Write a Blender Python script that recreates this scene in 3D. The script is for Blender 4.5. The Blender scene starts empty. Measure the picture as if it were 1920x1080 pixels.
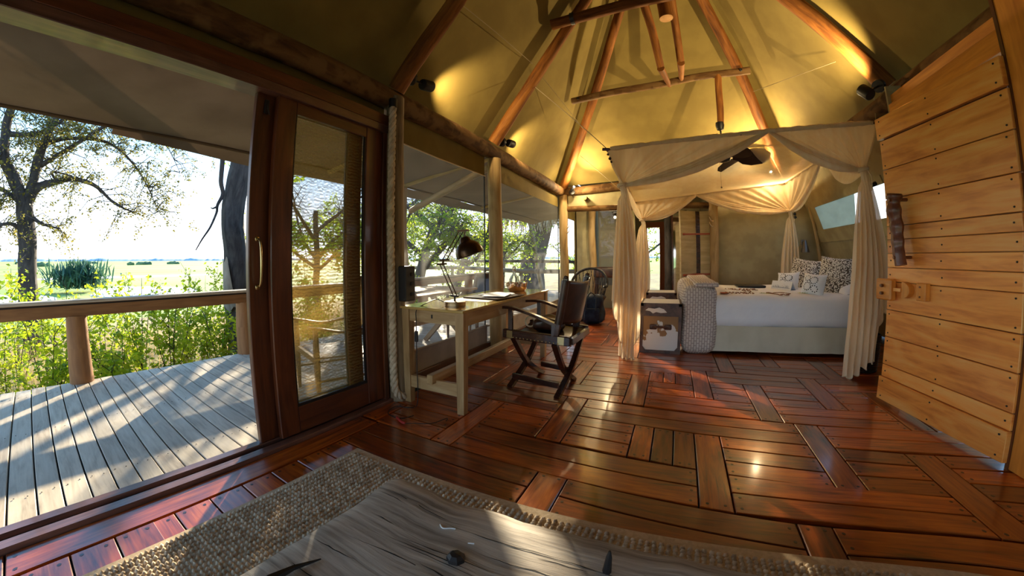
import bpy, bmesh, math, random
import numpy as np
from mathutils import Vector, Matrix, Quaternion, noise
R = math.radians
PI = math.pi
S = bpy.context.scene
C = S.collection
random.seed(7)
rng = np.random.default_rng(7)

# ------------------------------------------------------------------ camera
cam = bpy.data.cameras.new('camera')
co = bpy.data.objects.new('camera', cam)
C.objects.link(co)
S.camera = co
F_PX, KPOLY, CX, CY = 690.659, -0.0773549, -82.5925, -61.0912
cam.type = 'PANO'
cam.panorama_type = 'FISHEYE_LENS_POLYNOMIAL'
cam.sensor_width = 36
cam.sensor_fit = 'HORIZONTAL'
cam.fisheye_fov = PI * 1.3
MMP = 36 / 1920
cam.fisheye_polynomial_k0 = 0
cam.fisheye_polynomial_k1 = -1 / (F_PX * MMP)
cam.fisheye_polynomial_k2 = 0
cam.fisheye_polynomial_k3 = -KPOLY / (F_PX * MMP) ** 3
cam.fisheye_polynomial_k4 = 0
cam.shift_x = -CX / 1920
cam.shift_y = CY / 1080
cam.clip_start = 0.02
cam.clip_end = 3000
B0 = Matrix(((1, 0, 0), (0, 0, -1), (0, 1, 0)))
rot = Matrix.Rotation(0.52940242, 3, 'Z') @ Matrix.Rotation(0.00720335, 3, 'X') @ B0 @ Matrix.Rotation(-0.00611849, 3, 'Z')
co.matrix_world = Matrix.Translation((0, 0, 1.12)) @ rot.to_4x4()

# ------------------------------------------------------------------ world, sun, exposure
S.view_settings.view_transform = 'Standard'
S.view_settings.look = 'None'
S.view_settings.gamma = 1
S.view_settings.use_curve_mapping = False
S.view_settings.exposure = 1.38
W = bpy.data.worlds.new('world')
S.world = W
W.use_nodes = True
nt = W.node_tree
nt.nodes.clear()
wo = nt.nodes.new('ShaderNodeOutputWorld')
bg = nt.nodes.new('ShaderNodeBackground')
tc = nt.nodes.new('ShaderNodeTexCoord')
sp = nt.nodes.new('ShaderNodeSeparateXYZ')
rp = nt.nodes.new('ShaderNodeValToRGB')
nt.links.new(tc.outputs['Generated'], sp.inputs[0])
nt.links.new(sp.outputs['Z'], rp.inputs[0])
nt.links.new(rp.outputs[0], bg.inputs[0])
nt.links.new(bg.outputs[0], wo.inputs[0])
cr = rp.color_ramp
cr.elements[0].position = 0.0
cr.elements[0].color = (0.97, 0.985, 1.0, 1)
cr.elements[1].position = 1.0
cr.elements[1].color = (0.16, 0.40, 0.80, 1)
for p, c in ((0.10, (0.82, 0.92, 1.0, 1)), (0.28, (0.30, 0.57, 0.86, 1)), (0.6, (0.16, 0.38, 0.76, 1))):
    e = cr.elements.new(p)
    e.color = c
bg.inputs[1].default_value = 1.12
sd = bpy.data.lights.new('sun', 'SUN')
so = bpy.data.objects.new('sun', sd)
C.objects.link(so)
sd.energy = 8.5
sd.angle = R(0.6)
sd.color = (1.0, 0.86, 0.62)
SUN_EL, SUN_AZ = 15.5, 42.0
sv = Vector((-math.sin(R(SUN_AZ)) * math.cos(R(SUN_EL)), math.cos(R(SUN_AZ)) * math.cos(R(SUN_EL)), math.sin(R(SUN_EL))))
so.rotation_euler = sv.to_track_quat('Z', 'Y').to_euler()
so.location = (-6, 6, 8)

# ------------------------------------------------------------------ materials
MAT = {}
def base_mat(name):
    m = bpy.data.materials.new(name)
    m.use_nodes = True
    n = m.node_tree
    return m, n, n.nodes['Principled BSDF']
def N(n, t, **k):
    x = n.nodes.new(t)
    for a, b in k.items():
        setattr(x, a, b)
    return x
def ramp(n, stops):
    r = N(n, 'ShaderNodeValToRGB')
    el = r.color_ramp.elements
    el[0].position, el[0].color = stops[0][0], (*stops[0][1], 1)
    el[1].position, el[1].color = stops[-1][0], (*stops[-1][1], 1)
    for p, c in stops[1:-1]:
        e = el.new(p)
        e.color = (*c, 1)
    return r
def plain(name, col, rough=0.6, metal=0.0, spec=0.5, coat=0.0, emit=None, estr=0):
    if name in MAT: return MAT[name]
    m, n, b = base_mat(name)
    b.inputs['Base Color'].default_value = (*col, 1)
    b.inputs['Roughness'].default_value = rough
    b.inputs['Metallic'].default_value = metal
    b.inputs['Specular IOR Level'].default_value = spec
    b.inputs['Coat Weight'].default_value = coat
    if emit:
        b.inputs['Emission Color'].default_value = (*emit, 1)
        b.inputs['Emission Strength'].default_value = estr
    MAT[name] = m
    return m
def wood(name, c1, c2, c3=None, rough=0.5, coat=0.0, gs=(3, 45), vary=0.35, bump=0.15, blotch=None, spec=0.5, crough=0.08):
    """grain runs along UV.x (metres); each object gets its own offset and tint"""
    m, n, b = base_mat(name)
    L = n.links.new
    t = N(n, 'ShaderNodeTexCoord')
    oi = N(n, 'ShaderNodeObjectInfo')
    mu = N(n, 'ShaderNodeMath', operation='MULTIPLY'); mu.inputs[1].default_value = 37.0
    L(oi.outputs['Random'], mu.inputs[0])
    cb = N(n, 'ShaderNodeCombineXYZ')
    L(mu.outputs[0], cb.inputs[0]); L(mu.outputs[0], cb.inputs[1])
    ad = N(n, 'ShaderNodeVectorMath', operation='ADD')
    L(t.outputs['UV'], ad.inputs[0]); L(cb.outputs[0], ad.inputs[1])
    mp = N(n, 'ShaderNodeMapping'); mp.inputs['Scale'].default_value = (gs[0], gs[1], 1)
    L(ad.outputs[0], mp.inputs[0])
    n1 = N(n, 'ShaderNodeTexNoise'); n1.inputs['Scale'].default_value = 1.0; n1.inputs['Detail'].default_value = 5; n1.inputs['Roughness'].default_value = 0.65
    n1.inputs['Distortion'].default_value = 0.6
    L(mp.outputs[0], n1.inputs[0])
    mp2 = N(n, 'ShaderNodeMapping'); mp2.inputs['Scale'].default_value = (1.6, 7, 1)
    L(ad.outputs[0], mp2.inputs[0])
    n2 = N(n, 'ShaderNodeTexNoise'); n2.inputs['Scale'].default_value = 1.0; n2.inputs['Detail'].default_value = 3; n2.inputs['Distortion'].default_value = 1.2
    L(mp2.outputs[0], n2.inputs[0])
    mx = N(n, 'ShaderNodeMath', operation='MULTIPLY_ADD'); mx.inputs[1].default_value = 0.55
    L(n1.outputs['Fac'], mx.inputs[0])
    m3 = N(n, 'ShaderNodeMath', operation='MULTIPLY'); m3.inputs[1].default_value = 0.45
    L(n2.outputs['Fac'], m3.inputs[0]); L(m3.outputs[0], mx.inputs[2])
    st = [(0.36, c1), (0.64, c2)] if c3 is None else [(0.34, c1), (0.5, c2), (0.68, c3)]
    r = ramp(n, st)
    L(mx.outputs[0], r.inputs[0])
    hs = N(n, 'ShaderNodeHueSaturation')
    rv = N(n, 'ShaderNodeMath', operation='MULTIPLY_ADD'); rv.inputs[1].default_value = 2 * vary; rv.inputs[2].default_value = 1 - vary
    L(oi.outputs['Random'], rv.inputs[0]); L(rv.outputs[0], hs.inputs['Value'])
    L(r.outputs[0], hs.inputs['Color'])
    last = hs.outputs[0]
    if blotch:
        n4 = N(n, 'ShaderNodeTexNoise'); n4.inputs['Scale'].default_value = blotch[1]; n4.inputs['Detail'].default_value = 4
        L(ad.outputs[0], n4.inputs[0])
        r4 = ramp(n, [(0.48, (0, 0, 0)), (0.58, (1, 1, 1))])
        L(n4.outputs['Fac'], r4.inputs[0])
        mi = N(n, 'ShaderNodeMix', data_type='RGBA')
        L(r4.outputs[0], mi.inputs['Factor']); L(last, mi.inputs['A']); mi.inputs['B'].default_value = (*blotch[0], 1)
        last = mi.outputs['Result']
    L(last, b.inputs['Base Color'])
    b.inputs['Roughness'].default_value = rough
    b.inputs['Specular IOR Level'].default_value = spec
    b.inputs['Coat Weight'].default_value = coat
    b.inputs['Coat Roughness'].default_value = crough
    bp = N(n, 'ShaderNodeBump'); bp.inputs['Strength'].default_value = bump; bp.inputs['Distance'].default_value = 0.004
    L(mx.outputs[0], bp.inputs['Height']); L(bp.outputs[0], b.inputs['Normal'])
    MAT[name] = m
    return m
def noisy(name, c1, c2, scale=6.0, rough=0.8, bump=0.2, dist=0.003, detail=5, lo=0.4, hi=0.6, spec=0.3, metal=0, coord='Object', stretch=(1, 1, 1), trans=0.0, alpha=1.0, sheen=0.0):
    m, n, b = base_mat(name)
    L = n.links.new
    t = N(n, 'ShaderNodeTexCoord')
    mp = N(n, 'ShaderNodeMapping'); mp.inputs['Scale'].default_value = stretch
    L(t.outputs[coord], mp.inputs[0])
    n1 = N(n, 'ShaderNodeTexNoise'); n1.inputs['Scale'].default_value = scale; n1.inputs['Detail'].default_value = detail
    L(mp.outputs[0], n1.inputs[0])
    r = ramp(n, [(lo, c1), (hi, c2)])
    L(n1.outputs['Fac'], r.inputs[0]); L(r.outputs[0], b.inputs['Base Color'])
    b.inputs['Roughness'].default_value = rough
    b.inputs['Metallic'].default_value = metal
    b.inputs['Specular IOR Level'].default_value = spec
    b.inputs['Sheen Weight'].default_value = sheen
    bp = N(n, 'ShaderNodeBump'); bp.inputs['Strength'].default_value = bump; bp.inputs['Distance'].default_value = dist
    L(n1.outputs['Fac'], bp.inputs['Height']); L(bp.outputs[0], b.inputs['Normal'])
    out = n.nodes['Material Output']
    last = b.outputs[0]
    if trans:
        tr = N(n, 'ShaderNodeBsdfTranslucent'); L(r.outputs[0], tr.inputs[0])
        ms = N(n, 'ShaderNodeMixShader'); ms.inputs[0].default_value = trans
        L(last, ms.inputs[1]); L(tr.outputs[0], ms.inputs[2]); last = ms.outputs[0]
    if alpha < 1:
        tp = N(n, 'ShaderNodeBsdfTransparent')
        ms = N(n, 'ShaderNodeMixShader'); ms.inputs[0].default_value = alpha
        L(tp.outputs[0], ms.inputs[1]); L(last, ms.inputs[2]); last = ms.outputs[0]
    L(last, out.inputs[0])
    MAT[name] = m
    return m

wood('floor', (0.055, 0.007, 0.001), (0.35, 0.060, 0.004), (0.62, 0.155, 0.012), rough=0.32, coat=0.85, gs=(3, 40), vary=0.5, bump=0.1, crough=0.12)
wood('deck', (0.34, 0.27, 0.20), (0.55, 0.47, 0.36), (0.68, 0.60, 0.48), rough=0.6, gs=(3, 30), vary=0.14, bump=0.35)
wood('redwood', (0.045, 0.010, 0.003), (0.16, 0.042, 0.012), rough=0.38, coat=0.25, gs=(2, 25), vary=0.12)
wood('sill', (0.07, 0.03, 0.025), (0.22, 0.10, 0.07), rough=0.3, coat=0.5, gs=(2, 25), vary=0.15)
wood('doorplank', (0.60, 0.165, 0.022), (0.92, 0.36, 0.065), (0.98, 0.54, 0.16), rough=0.38, coat=0.6, gs=(1.6, 16), vary=0.13, bump=0.1, crough=0.2)
wood('jamb', (0.54, 0.17, 0.02), (0.86, 0.35, 0.05), rough=0.45, coat=0.2, gs=(1.6, 22), vary=0.08)
wood('handlewood', (0.07, 0.015, 0.004), (0.22, 0.06, 0.018), rough=0.4, coat=0.2, gs=(4, 18), vary=0.05)
wood('rafter', (0.06, 0.018, 0.003), (0.19, 0.066, 0.011), (0.33, 0.135, 0.028), rough=0.72, coat=0.0, spec=0.25, gs=(2, 18), vary=0.15, bump=0.5)
wood('eavelog', (0.03, 0.013, 0.004), (0.11, 0.052, 0.016), (0.22, 0.12, 0.04), rough=0.8, spec=0.25, gs=(3, 14), vary=0.1, bump=0.9, blotch=((0.17, 0.095, 0.034), 6))
wood('palepost', (0.24, 0.14, 0.05), (0.44, 0.29, 0.12), (0.56, 0.40, 0.20), rough=0.7, gs=(1.5, 16), vary=0.08, bump=0.5)
wood('greypost', (0.10, 0.065, 0.035), (0.26, 0.19, 0.11), (0.36, 0.28, 0.18), rough=0.75, gs=(1.5, 18), vary=0.05, bump=0.6)
wood('endgrain', (0.45, 0.22, 0.07), (0.62, 0.34, 0.13), rough=0.7, gs=(12, 12), vary=0.05)
wood('railwood', (0.20, 0.085, 0.028), (0.36, 0.17, 0.06), rough=0.6, gs=(2, 22), vary=0.1, bump=0.3)
wood('outwood', (0.28, 0.17, 0.09), (0.48, 0.31, 0.17), rough=0.6, gs=(2, 22), vary=0.1, bump=0.3)
wood('chairwood_shaded', (0.06, 0.028, 0.012), (0.19, 0.10, 0.048), rough=0.5, gs=(2, 22), vary=0.1)  # darker outwood: the shade on the deck chairs is put into the colour
wood('desk', (0.28, 0.165, 0.065), (0.45, 0.285, 0.125), (0.60, 0.44, 0.24), rough=0.45, coat=0.1, gs=(2, 20), vary=0.05, bump=0.3)
wood('desktop', (0.45, 0.28, 0.09), (0.62, 0.43, 0.15), rough=0.12, coat=0.7, gs=(2, 20), vary=0.05, bump=0.1, crough=0.05)
wood('darkwood', (0.018, 0.006, 0.004), (0.07, 0.022, 0.012), rough=0.25, coat=0.5, gs=(4, 25), vary=0.1)
wood('driftwood', (0.12, 0.095, 0.075), (0.42, 0.36, 0.30), (0.68, 0.61, 0.52), rough=0.75, gs=(3.0, 60), vary=0.03, bump=1.0)
wood('bark', (0.016, 0.014, 0.014), (0.055, 0.047, 0.044), (0.10, 0.088, 0.08), rough=0.95, gs=(4, 12), vary=0.1, bump=1.0)
wood('palebark', (0.20, 0.16, 0.12), (0.36, 0.30, 0.23), rough=0.95, gs=(3, 10), vary=0.1, bump=1.0)
wood('screenwood', (0.40, 0.30, 0.13), (0.60, 0.48, 0.26), rough=0.6, gs=(1.5, 18), vary=0.1)
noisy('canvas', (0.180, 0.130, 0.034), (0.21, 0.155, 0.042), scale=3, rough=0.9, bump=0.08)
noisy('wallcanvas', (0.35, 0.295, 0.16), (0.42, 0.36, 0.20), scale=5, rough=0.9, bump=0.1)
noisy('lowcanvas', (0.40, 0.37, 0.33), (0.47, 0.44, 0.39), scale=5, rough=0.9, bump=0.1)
noisy('awning', (0.115, 0.070, 0.040), (0.155, 0.098, 0.058), scale=1.2, rough=0.9, bump=0.15, trans=0.08)
noisy('gauze', (0.92, 0.75, 0.52), (0.97, 0.83, 0.62), scale=14, rough=0.85, bump=0.15, trans=0.32, alpha=0.95, stretch=(1, 1, 0.15))
noisy('sheer', (0.93, 0.80, 0.58), (0.97, 0.86, 0.66), scale=14, rough=0.85, bump=0.05, trans=0.55, alpha=0.72)
noisy('duvet', (0.84, 0.87, 0.92), (0.90, 0.92, 0.95), scale=2.2, rough=0.8, bump=0.6, dist=0.03)
noisy('skirt', (0.60, 0.56, 0.42), (0.68, 0.64, 0.50), scale=3, rough=0.9, bump=0.4, dist=0.01)
noisy('leather', (0.030, 0.012, 0.008), (0.075, 0.030, 0.018), scale=9, rough=0.32, bump=0.2, spec=0.6)
noisy('trunkleather', (0.045, 0.018, 0.012), (0.12, 0.055, 0.035), scale=14, rough=0.4, bump=0.3, spec=0.5)
noisy('hide', (0.86, 0.85, 0.82), (0.36, 0.21, 0.10), scale=3.4, rough=0.75, bump=0.1, lo=0.515, hi=0.53, detail=3, sheen=0.3)
noisy('hidewhite', (0.80, 0.79, 0.75), (0.88, 0.86, 0.82), scale=9, rough=0.8, bump=0.1, sheen=0.3)
noisy('leaf', (0.16, 0.30, 0.012), (0.62, 0.66, 0.03), scale=5, rough=0.5, bump=0, trans=0.5, lo=0.35, hi=0.65)
noisy('leafdark', (0.12, 0.26, 0.012), (0.52, 0.60, 0.045), scale=0.9, rough=0.5, bump=0, trans=0.6, lo=0.35, hi=0.65)
noisy('leafolive', (0.10, 0.11, 0.02), (0.32, 0.27, 0.05), scale=2, rough=0.6, bump=0, trans=0.4, lo=0.35, hi=0.65)
noisy('palmleaf', (0.03, 0.085, 0.06), (0.10, 0.20, 0.10), scale=1, rough=0.6, bump=0, trans=0.2)
noisy('drygrass', (0.42, 0.30, 0.13), (0.62, 0.47, 0.22), scale=3, rough=0.9, bump=0, trans=0.3)
noisy('thatch', (0.30, 0.25, 0.17), (0.48, 0.41, 0.29), scale=4, rough=0.95, bump=0.3, trans=0.1)
noisy('soil', (0.20, 0.15, 0.08), (0.34, 0.30, 0.12), scale=1.4, rough=0.95, bump=0.3)
noisy('plain', (0.20, 0.28, 0.055), (0.32, 0.39, 0.11), scale=0.05, rough=0.95, bump=0, stretch=(1, 0.3, 1), detail=8)
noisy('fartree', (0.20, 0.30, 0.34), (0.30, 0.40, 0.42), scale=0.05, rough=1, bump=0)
noisy('plainbush', (0.06, 0.11, 0.06), (0.12, 0.19, 0.09), scale=0.3, rough=1, bump=0)
noisy('rug_edge', (0.52, 0.39, 0.25), (0.62, 0.48, 0.32), scale=60, rough=0.95, bump=0.5)
noisy('jute', (0.46, 0.33, 0.21), (0.80, 0.64, 0.46), scale=28, rough=0.95, bump=0.6, dist=0.002)
noisy('rope', (0.52, 0.42, 0.29), (0.72, 0.61, 0.45), scale=22, rough=0.9, bump=0.3)
noisy('wicker', (0.012, 0.012, 0.014), (0.05, 0.045, 0.045), scale=20, rough=0.5, bump=0.3)
noisy('navy', (0.006, 0.012, 0.03), (0.014, 0.03, 0.06), scale=10, rough=0.7, bump=0.3)
noisy('paper', (0.75, 0.78, 0.82), (0.82, 0.85, 0.88), scale=8, rough=0.7, bump=0)
noisy('copper', (0.80, 0.42, 0.22), (0.93, 0.66, 0.45), scale=3, rough=0.18, bump=0, metal=1, spec=0.5)
noisy('brassdark', (0.06, 0.034, 0.018), (0.12, 0.066, 0.034), scale=4, rough=0.28, bump=0, metal=0.9)
plain('brass', (0.62, 0.48, 0.24), 0.25, 1.0)
plain('agedbrass', (0.34, 0.25, 0.15), 0.32, 1.0)
plain('chrome', (0.22, 0.20, 0.18), 0.4, 0.8)
plain('black', (0.010, 0.010, 0.012), 0.45)
plain('blackgloss', (0.012, 0.012, 0.014), 0.15)
plain('iron', (0.035, 0.033, 0.034), 0.45, 0.6)
plain('gap', (0.012, 0.010, 0.008), 0.8)
plain('peg', (0.035, 0.010, 0.005), 0.35, coat=0.5)
plain('red', (0.45, 0.03, 0.02), 0.6)
plain('strap', (0.42, 0.10, 0.05), 0.7)
plain('antler', (0.62, 0.48, 0.30), 0.5)
plain('seed', (0.20, 0.055, 0.022), 0.4)
plain('white', (0.82, 0.84, 0.86), 0.7)
plain('wire', (0.30, 0.24, 0.14), 0.6)
plain('cream', (0.72, 0.62, 0.42), 0.7)
plain('fanblade', (0.030, 0.010, 0.005), 0.6, spec=0.2)
plain('bulb', (1, 1, 1), 0.5, emit=(1.0, 0.78, 0.42), estr=60)
plain('orangeframe', (0.42, 0.11, 0.02), 0.5)

def screen_mat(name, col, alpha, moire=False):
    m, n, b = base_mat(name)
    L = n.links.new
    b.inputs['Base Color'].default_value = (*col, 1)
    b.inputs['Roughness'].default_value = 0.7
    tl_ = N(n, 'ShaderNodeBsdfTranslucent'); tl_.inputs[0].default_value = (*col, 1)
    mt = N(n, 'ShaderNodeMixShader'); mt.inputs[0].default_value = .5
    L(b.outputs[0], mt.inputs[1]); L(tl_.outputs[0], mt.inputs[2])
    tp = N(n, 'ShaderNodeBsdfTransparent')
    ms = N(n, 'ShaderNodeMixShader'); ms.inputs[0].default_value = alpha
    if moire:
        t = N(n, 'ShaderNodeTexCoord')
        w = N(n, 'ShaderNodeTexWave', bands_direction='Z'); w.inputs['Scale'].default_value = 14; w.inputs['Distortion'].default_value = 5; w.inputs['Detail'].default_value = 1; w.inputs['Detail Scale'].default_value = 2.2
        L(t.outputs['Object'], w.inputs[0])
        ma = N(n, 'ShaderNodeMath', operation='MULTIPLY_ADD'); ma.inputs[1].default_value = 0.30; ma.inputs[2].default_value = alpha - 0.14
        L(w.outputs['Fac'], ma.inputs[0]); L(ma.outputs[0], ms.inputs[0])
    L(tp.outputs[0], ms.inputs[1]); L(mt.outputs[0], ms.inputs[2])
    L(ms.outputs[0], n.nodes['Material Output'].inputs[0])
    MAT[name] = m
screen_mat('mesh', (0.42, 0.42, 0.40), 0.14)  # pale colour carries the sunlit haze on the window mesh
screen_mat('densemesh', (0.26, 0.24, 0.20), 0.85)
screen_mat('doormesh', (0.42, 0.27, 0.07), 0.22, True)  # golden colour stands in for sunlight scattered by the screen

def water_mat():
    m, n, b = base_mat('water')
    b.inputs['Base Color'].default_value = (0.25, 0.32, 0.36, 1)
    b.inputs['Roughness'].default_value = 0.08
    b.inputs['Specular IOR Level'].default_value = 1.0
    MAT['water'] = m
water_mat()
def glass_mat():
    m, n, b = base_mat('glass')
    b.inputs['Transmission Weight'].default_value = 1.0
    b.inputs['Roughness'].default_value = 0.02
    b.inputs['IOR'].default_value = 1.3
    b.inputs['Base Color'].default_value = (0.97, 0.98, 0.95, 1)
    MAT['glass'] = m
glass_mat()
def woven_mat():
    m, n, b = base_mat('woven')
    L = n.links.new
    t = N(n, 'ShaderNodeTexCoord')
    br = N(n, 'ShaderNodeTexBrick'); br.offset = 0.5
    br.inputs['Color1'].default_value = (0.70, 0.64, 0.58, 1)
    br.inputs['Color2'].default_value = (0.66, 0.60, 0.54, 1)
    br.inputs['Mortar'].default_value = (0.36, 0.30, 0.28, 1)
    br.inputs['Scale'].default_value = 1.0
    br.inputs['Mortar Size'].default_value = 0.009
    br.inputs['Mortar Smooth'].default_value = 1.0
    br.inputs['Brick Width'].default_value = 0.055
    br.inputs['Row Height'].default_value = 0.030
    mp = N(n, 'ShaderNodeMapping')
    L(t.outputs['UV'], mp.inputs[0]); L(mp.outputs[0], br.inputs[0])
    L(br.outputs['Color'], b.inputs['Base Color'])
    b.inputs['Roughness'].default_value = 0.9
    bp = N(n, 'ShaderNodeBump'); bp.inputs['Strength'].default_value = 0.5; bp.inputs['Distance'].default_value = 0.004; bp.invert = True
    L(br.outputs['Fac'], bp.inputs['Height']); L(bp.outputs[0], b.inputs['Normal'])
    MAT['woven'] = m
woven_mat()
def spots_mat(name, c1, c2, scale, thr, sm=0.04):
    m, n, b = base_mat(name)
    L = n.links.new
    t = N(n, 'ShaderNodeTexCoord')
    v = N(n, 'ShaderNodeTexVoronoi'); v.inputs['Scale'].default_value = scale
    L(t.outputs['Object'], v.inputs[0])
    r = ramp(n, [(thr, c1), (thr + sm, c2)])
    L(v.outputs['Distance'], r.inputs[0]); L(r.outputs[0], b.inputs['Base Color'])
    b.inputs['Roughness'].default_value = 0.9
    MAT[name] = m
spots_mat('animalprint', (0.80, 0.76, 0.68), (0.10, 0.075, 0.055), 62, 0.46, 0.12)

def hide_mat():
    m = MAT['hide']; n = m.node_tree; L = n.links.new
    nz = [q for q in n.nodes if q.type == 'TEX_NOISE'][0]; rp_ = [q for q in n.nodes if q.type == 'VALTORGB'][0]
    t = [q for q in n.nodes if q.type == 'TEX_COORD'][0]
    sx_ = N(n, 'ShaderNodeSeparateXYZ'); L(t.outputs['Object'], sx_.inputs[0])
    a = N(n, 'ShaderNodeMath', operation='MULTIPLY_ADD'); a.inputs[1].default_value = 1.6; a.inputs[2].default_value = -.44
    L(sx_.outputs['Z'], a.inputs[0])
    c = N(n, 'ShaderNodeMath', operation='ADD'); L(a.outputs[0], c.inputs[0]); L(nz.outputs['Fac'], c.inputs[1]); L(c.outputs[0], rp_.inputs[0])
    nz.inputs['Scale'].default_value = 7
hide_mat()
# ------------------------------------------------------------------ mesh builder
class MB:
    def __init__(s):
        s.v = []; s.f = []; s.uv = []
    def add(s, vs, fs, uvs=None):
        o = len(s.v)
        s.v += [tuple(p) for p in vs]
        for i, f in enumerate(fs):
            s.f.append([o + k for k in f])
            s.uv.append(uvs[i] if uvs else None)
        return s
    def box(s, x0, x1, y0, y1, z0, z1, ch=0.0):
        if ch:
            return s.rbox(((x0 + x1) / 2, (y0 + y1) / 2, (z0 + z1) / 2), (x1 - x0, y1 - y0, z1 - z0), ch, 1)
        vs = [(x, y, z) for z in (z0, z1) for y in (y0, y1) for x in (x0, x1)]
        return s.add(vs, [(0, 2, 3, 1), (4, 5, 7, 6), (0, 1, 5, 4), (2, 6, 7, 3), (0, 4, 6, 2), (1, 3, 7, 5)])
    def bar(s, a, b, w, h, up=(0, 0, 1), ch=0.0):
        """rectangular bar from a to b, w across, h along up"""
        a = Vector(a); b = Vector(b)
        d = (b - a); L = d.length; d.normalize()
        u = Vector(up); r = d.cross(u).normalized(); u = r.cross(d).normalized()
        vs = []
        for t in (a, b):
            for (i, j) in ((-1, -1), (1, -1), (1, 1), (-1, 1)):
                vs.append(t + r * (i * w / 2) + u * (j * h / 2))
        fs = [(0, 1, 2, 3), (7, 6, 5, 4), (0, 4, 5, 1), (1, 5, 6, 2), (2, 6, 7, 3), (3, 7, 4, 0)]
        uvs = [[(0, 0), (w, 0), (w, h), (0, h)], [(0, 0), (w, 0), (w, h), (0, h)]]
        for k in range(4):
            q = (k + 1) * 0.21
            uvs.append([(0, q), (L, q), (L, q + (w if k % 2 == 0 else h)), (0, q + (w if k % 2 == 0 else h))])
        return s.add(vs, fs, uvs)
    def tube(s, pts, r, seg=10, cap=True, jit=0.0, seed=0.0):
        pts = [Vector(p) for p in pts]
        n = len(pts)
        rs = r if isinstance(r, (list, tuple)) else [r] * n
        vs = []
        L = [0]
        for i in range(1, n): L.append(L[-1] + (pts[i] - pts[i - 1]).length)
        ref = None
        for i in range(n):
            d = (pts[min(i + 1, n - 1)] - pts[max(i - 1, 0)]).normalized()
            if ref is None:
                ref = d.orthogonal().normalized()
            ref = (ref - d * ref.dot(d))
            ref = ref.normalized() if ref.length > 1e-6 else d.orthogonal().normalized()
            b = d.cross(ref)
            for k in range(seg):
                a = 2 * PI * k / seg
                rr = rs[i]
                if jit:
                    rr *= 1 + jit * noise.noise(Vector((math.cos(a) * 1.3 + seed, math.sin(a) * 1.3, L[i] * 2.5 + seed)))
                vs.append(pts[i] + (ref * math.cos(a) + b * math.sin(a)) * rr)
        fs, uvs = [], []
        for i in range(n - 1):
            for k in range(seg):
                k2 = (k + 1) % seg
                fs.append((i * seg + k, i * seg + k2, (i + 1) * seg + k2, (i + 1) * seg + k))
                rr = max(rs[i], 0.01) * 2 * PI / seg
                uvs.append([(L[i], k * rr), (L[i], (k + 1) * rr), (L[i + 1], (k + 1) * rr), (L[i + 1], k * rr)])
        if cap:
            for e, base in ((0, 0), (1, (n - 1) * seg)):
                f = [base + k for k in range(seg)]
                if e == 0: f = f[::-1]
                fs.append(f); uvs.append([(0.3 * math.cos(2 * PI * k / seg) * rs[0], 0.3 * math.sin(2 * PI * k / seg) * rs[0]) for k in range(seg)])
        return s.add(vs, fs, uvs)
    def lathe(s, prof, c=(0, 0, 0), seg=24, mat=None, close=True):
        mat = mat or Matrix.Identity(3)
        c = Vector(c)
        vs = []
        for (r, z) in prof:
            for k in range(seg):
                a = 2 * PI * k / seg
                vs.append(c + mat @ Vector((r * math.cos(a), r * math.sin(a), z)))
        fs = []
        for i in range(len(prof) - 1):
            for k in range(seg):
                k2 = (k + 1) % seg
                fs.append((i * seg + k, i * seg + k2, (i + 1) * seg + k2, (i + 1) * seg + k))
        if close:
            fs.append([k for k in range(seg)][::-1]); fs.append([(len(prof) - 1) * seg + k for k in range(seg)])
        return s.add(vs, fs)
    def ball(s, c, r, seg=12, sc=(1, 1, 1)):
        prof = [(max(1e-4, math.sin(PI * i / 8)) * r, -math.cos(PI * i / 8) * r) for i in range(9)]
        m = Matrix.Diagonal(sc)
        return s.lathe(prof, c, seg, m)
    def rbox(s, c, size, r, seg=3, M=None):
        bm = bmesh.new()
        bmesh.ops.create_cube(bm, size=1)
        for v in bm.verts:
            v.co = Vector((v.co.x * size[0], v.co.y * size[1], v.co.z * size[2]))
        bmesh.ops.bevel(bm, geom=bm.edges[:], offset=min(r, min(size) * 0.499), segments=seg, affect='EDGES', profile=0.5)
        c = Vector(c)
        vs = [(M @ v.co if M else v.co) + c for v in bm.verts]
        bm.verts.index_update()
        fs = [[v.index for v in f.verts] for f in bm.faces]
        bm.free()
        return s.add(vs, fs)
    def grid(s, P, nu, nv, uvf=None):
        """P(i,j)->point for i in 0..nu, j in 0..nv"""
        vs = [P(i / nu, j / nv) for i in range(nu + 1) for j in range(nv + 1)]
        fs, uvs = [], []
        for i in range(nu):
            for j in range(nv):
                fs.append((i * (nv + 1) + j, (i + 1) * (nv + 1) + j, (i + 1) * (nv + 1) + j + 1, i * (nv + 1) + j + 1))
                if uvf:
                    uvs.append([uvf(a / nu, b / nv) for a, b in ((i, j), (i + 1, j), (i + 1, j + 1), (i, j + 1))])
        return s.add(vs, fs, uvs if uvf else None)
    def prism(s, poly, z0, z1):
        """poly: list of (x,y)"""
        n = len(poly)
        vs = [(x, y, z0) for x, y in poly] + [(x, y, z1) for x, y in poly]
        fs = [list(range(n))[::-1], list(range(n, 2 * n))] + [(i, (i + 1) % n, n + (i + 1) % n, n + i) for i in range(n)]
        return s.add(vs, fs)
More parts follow.
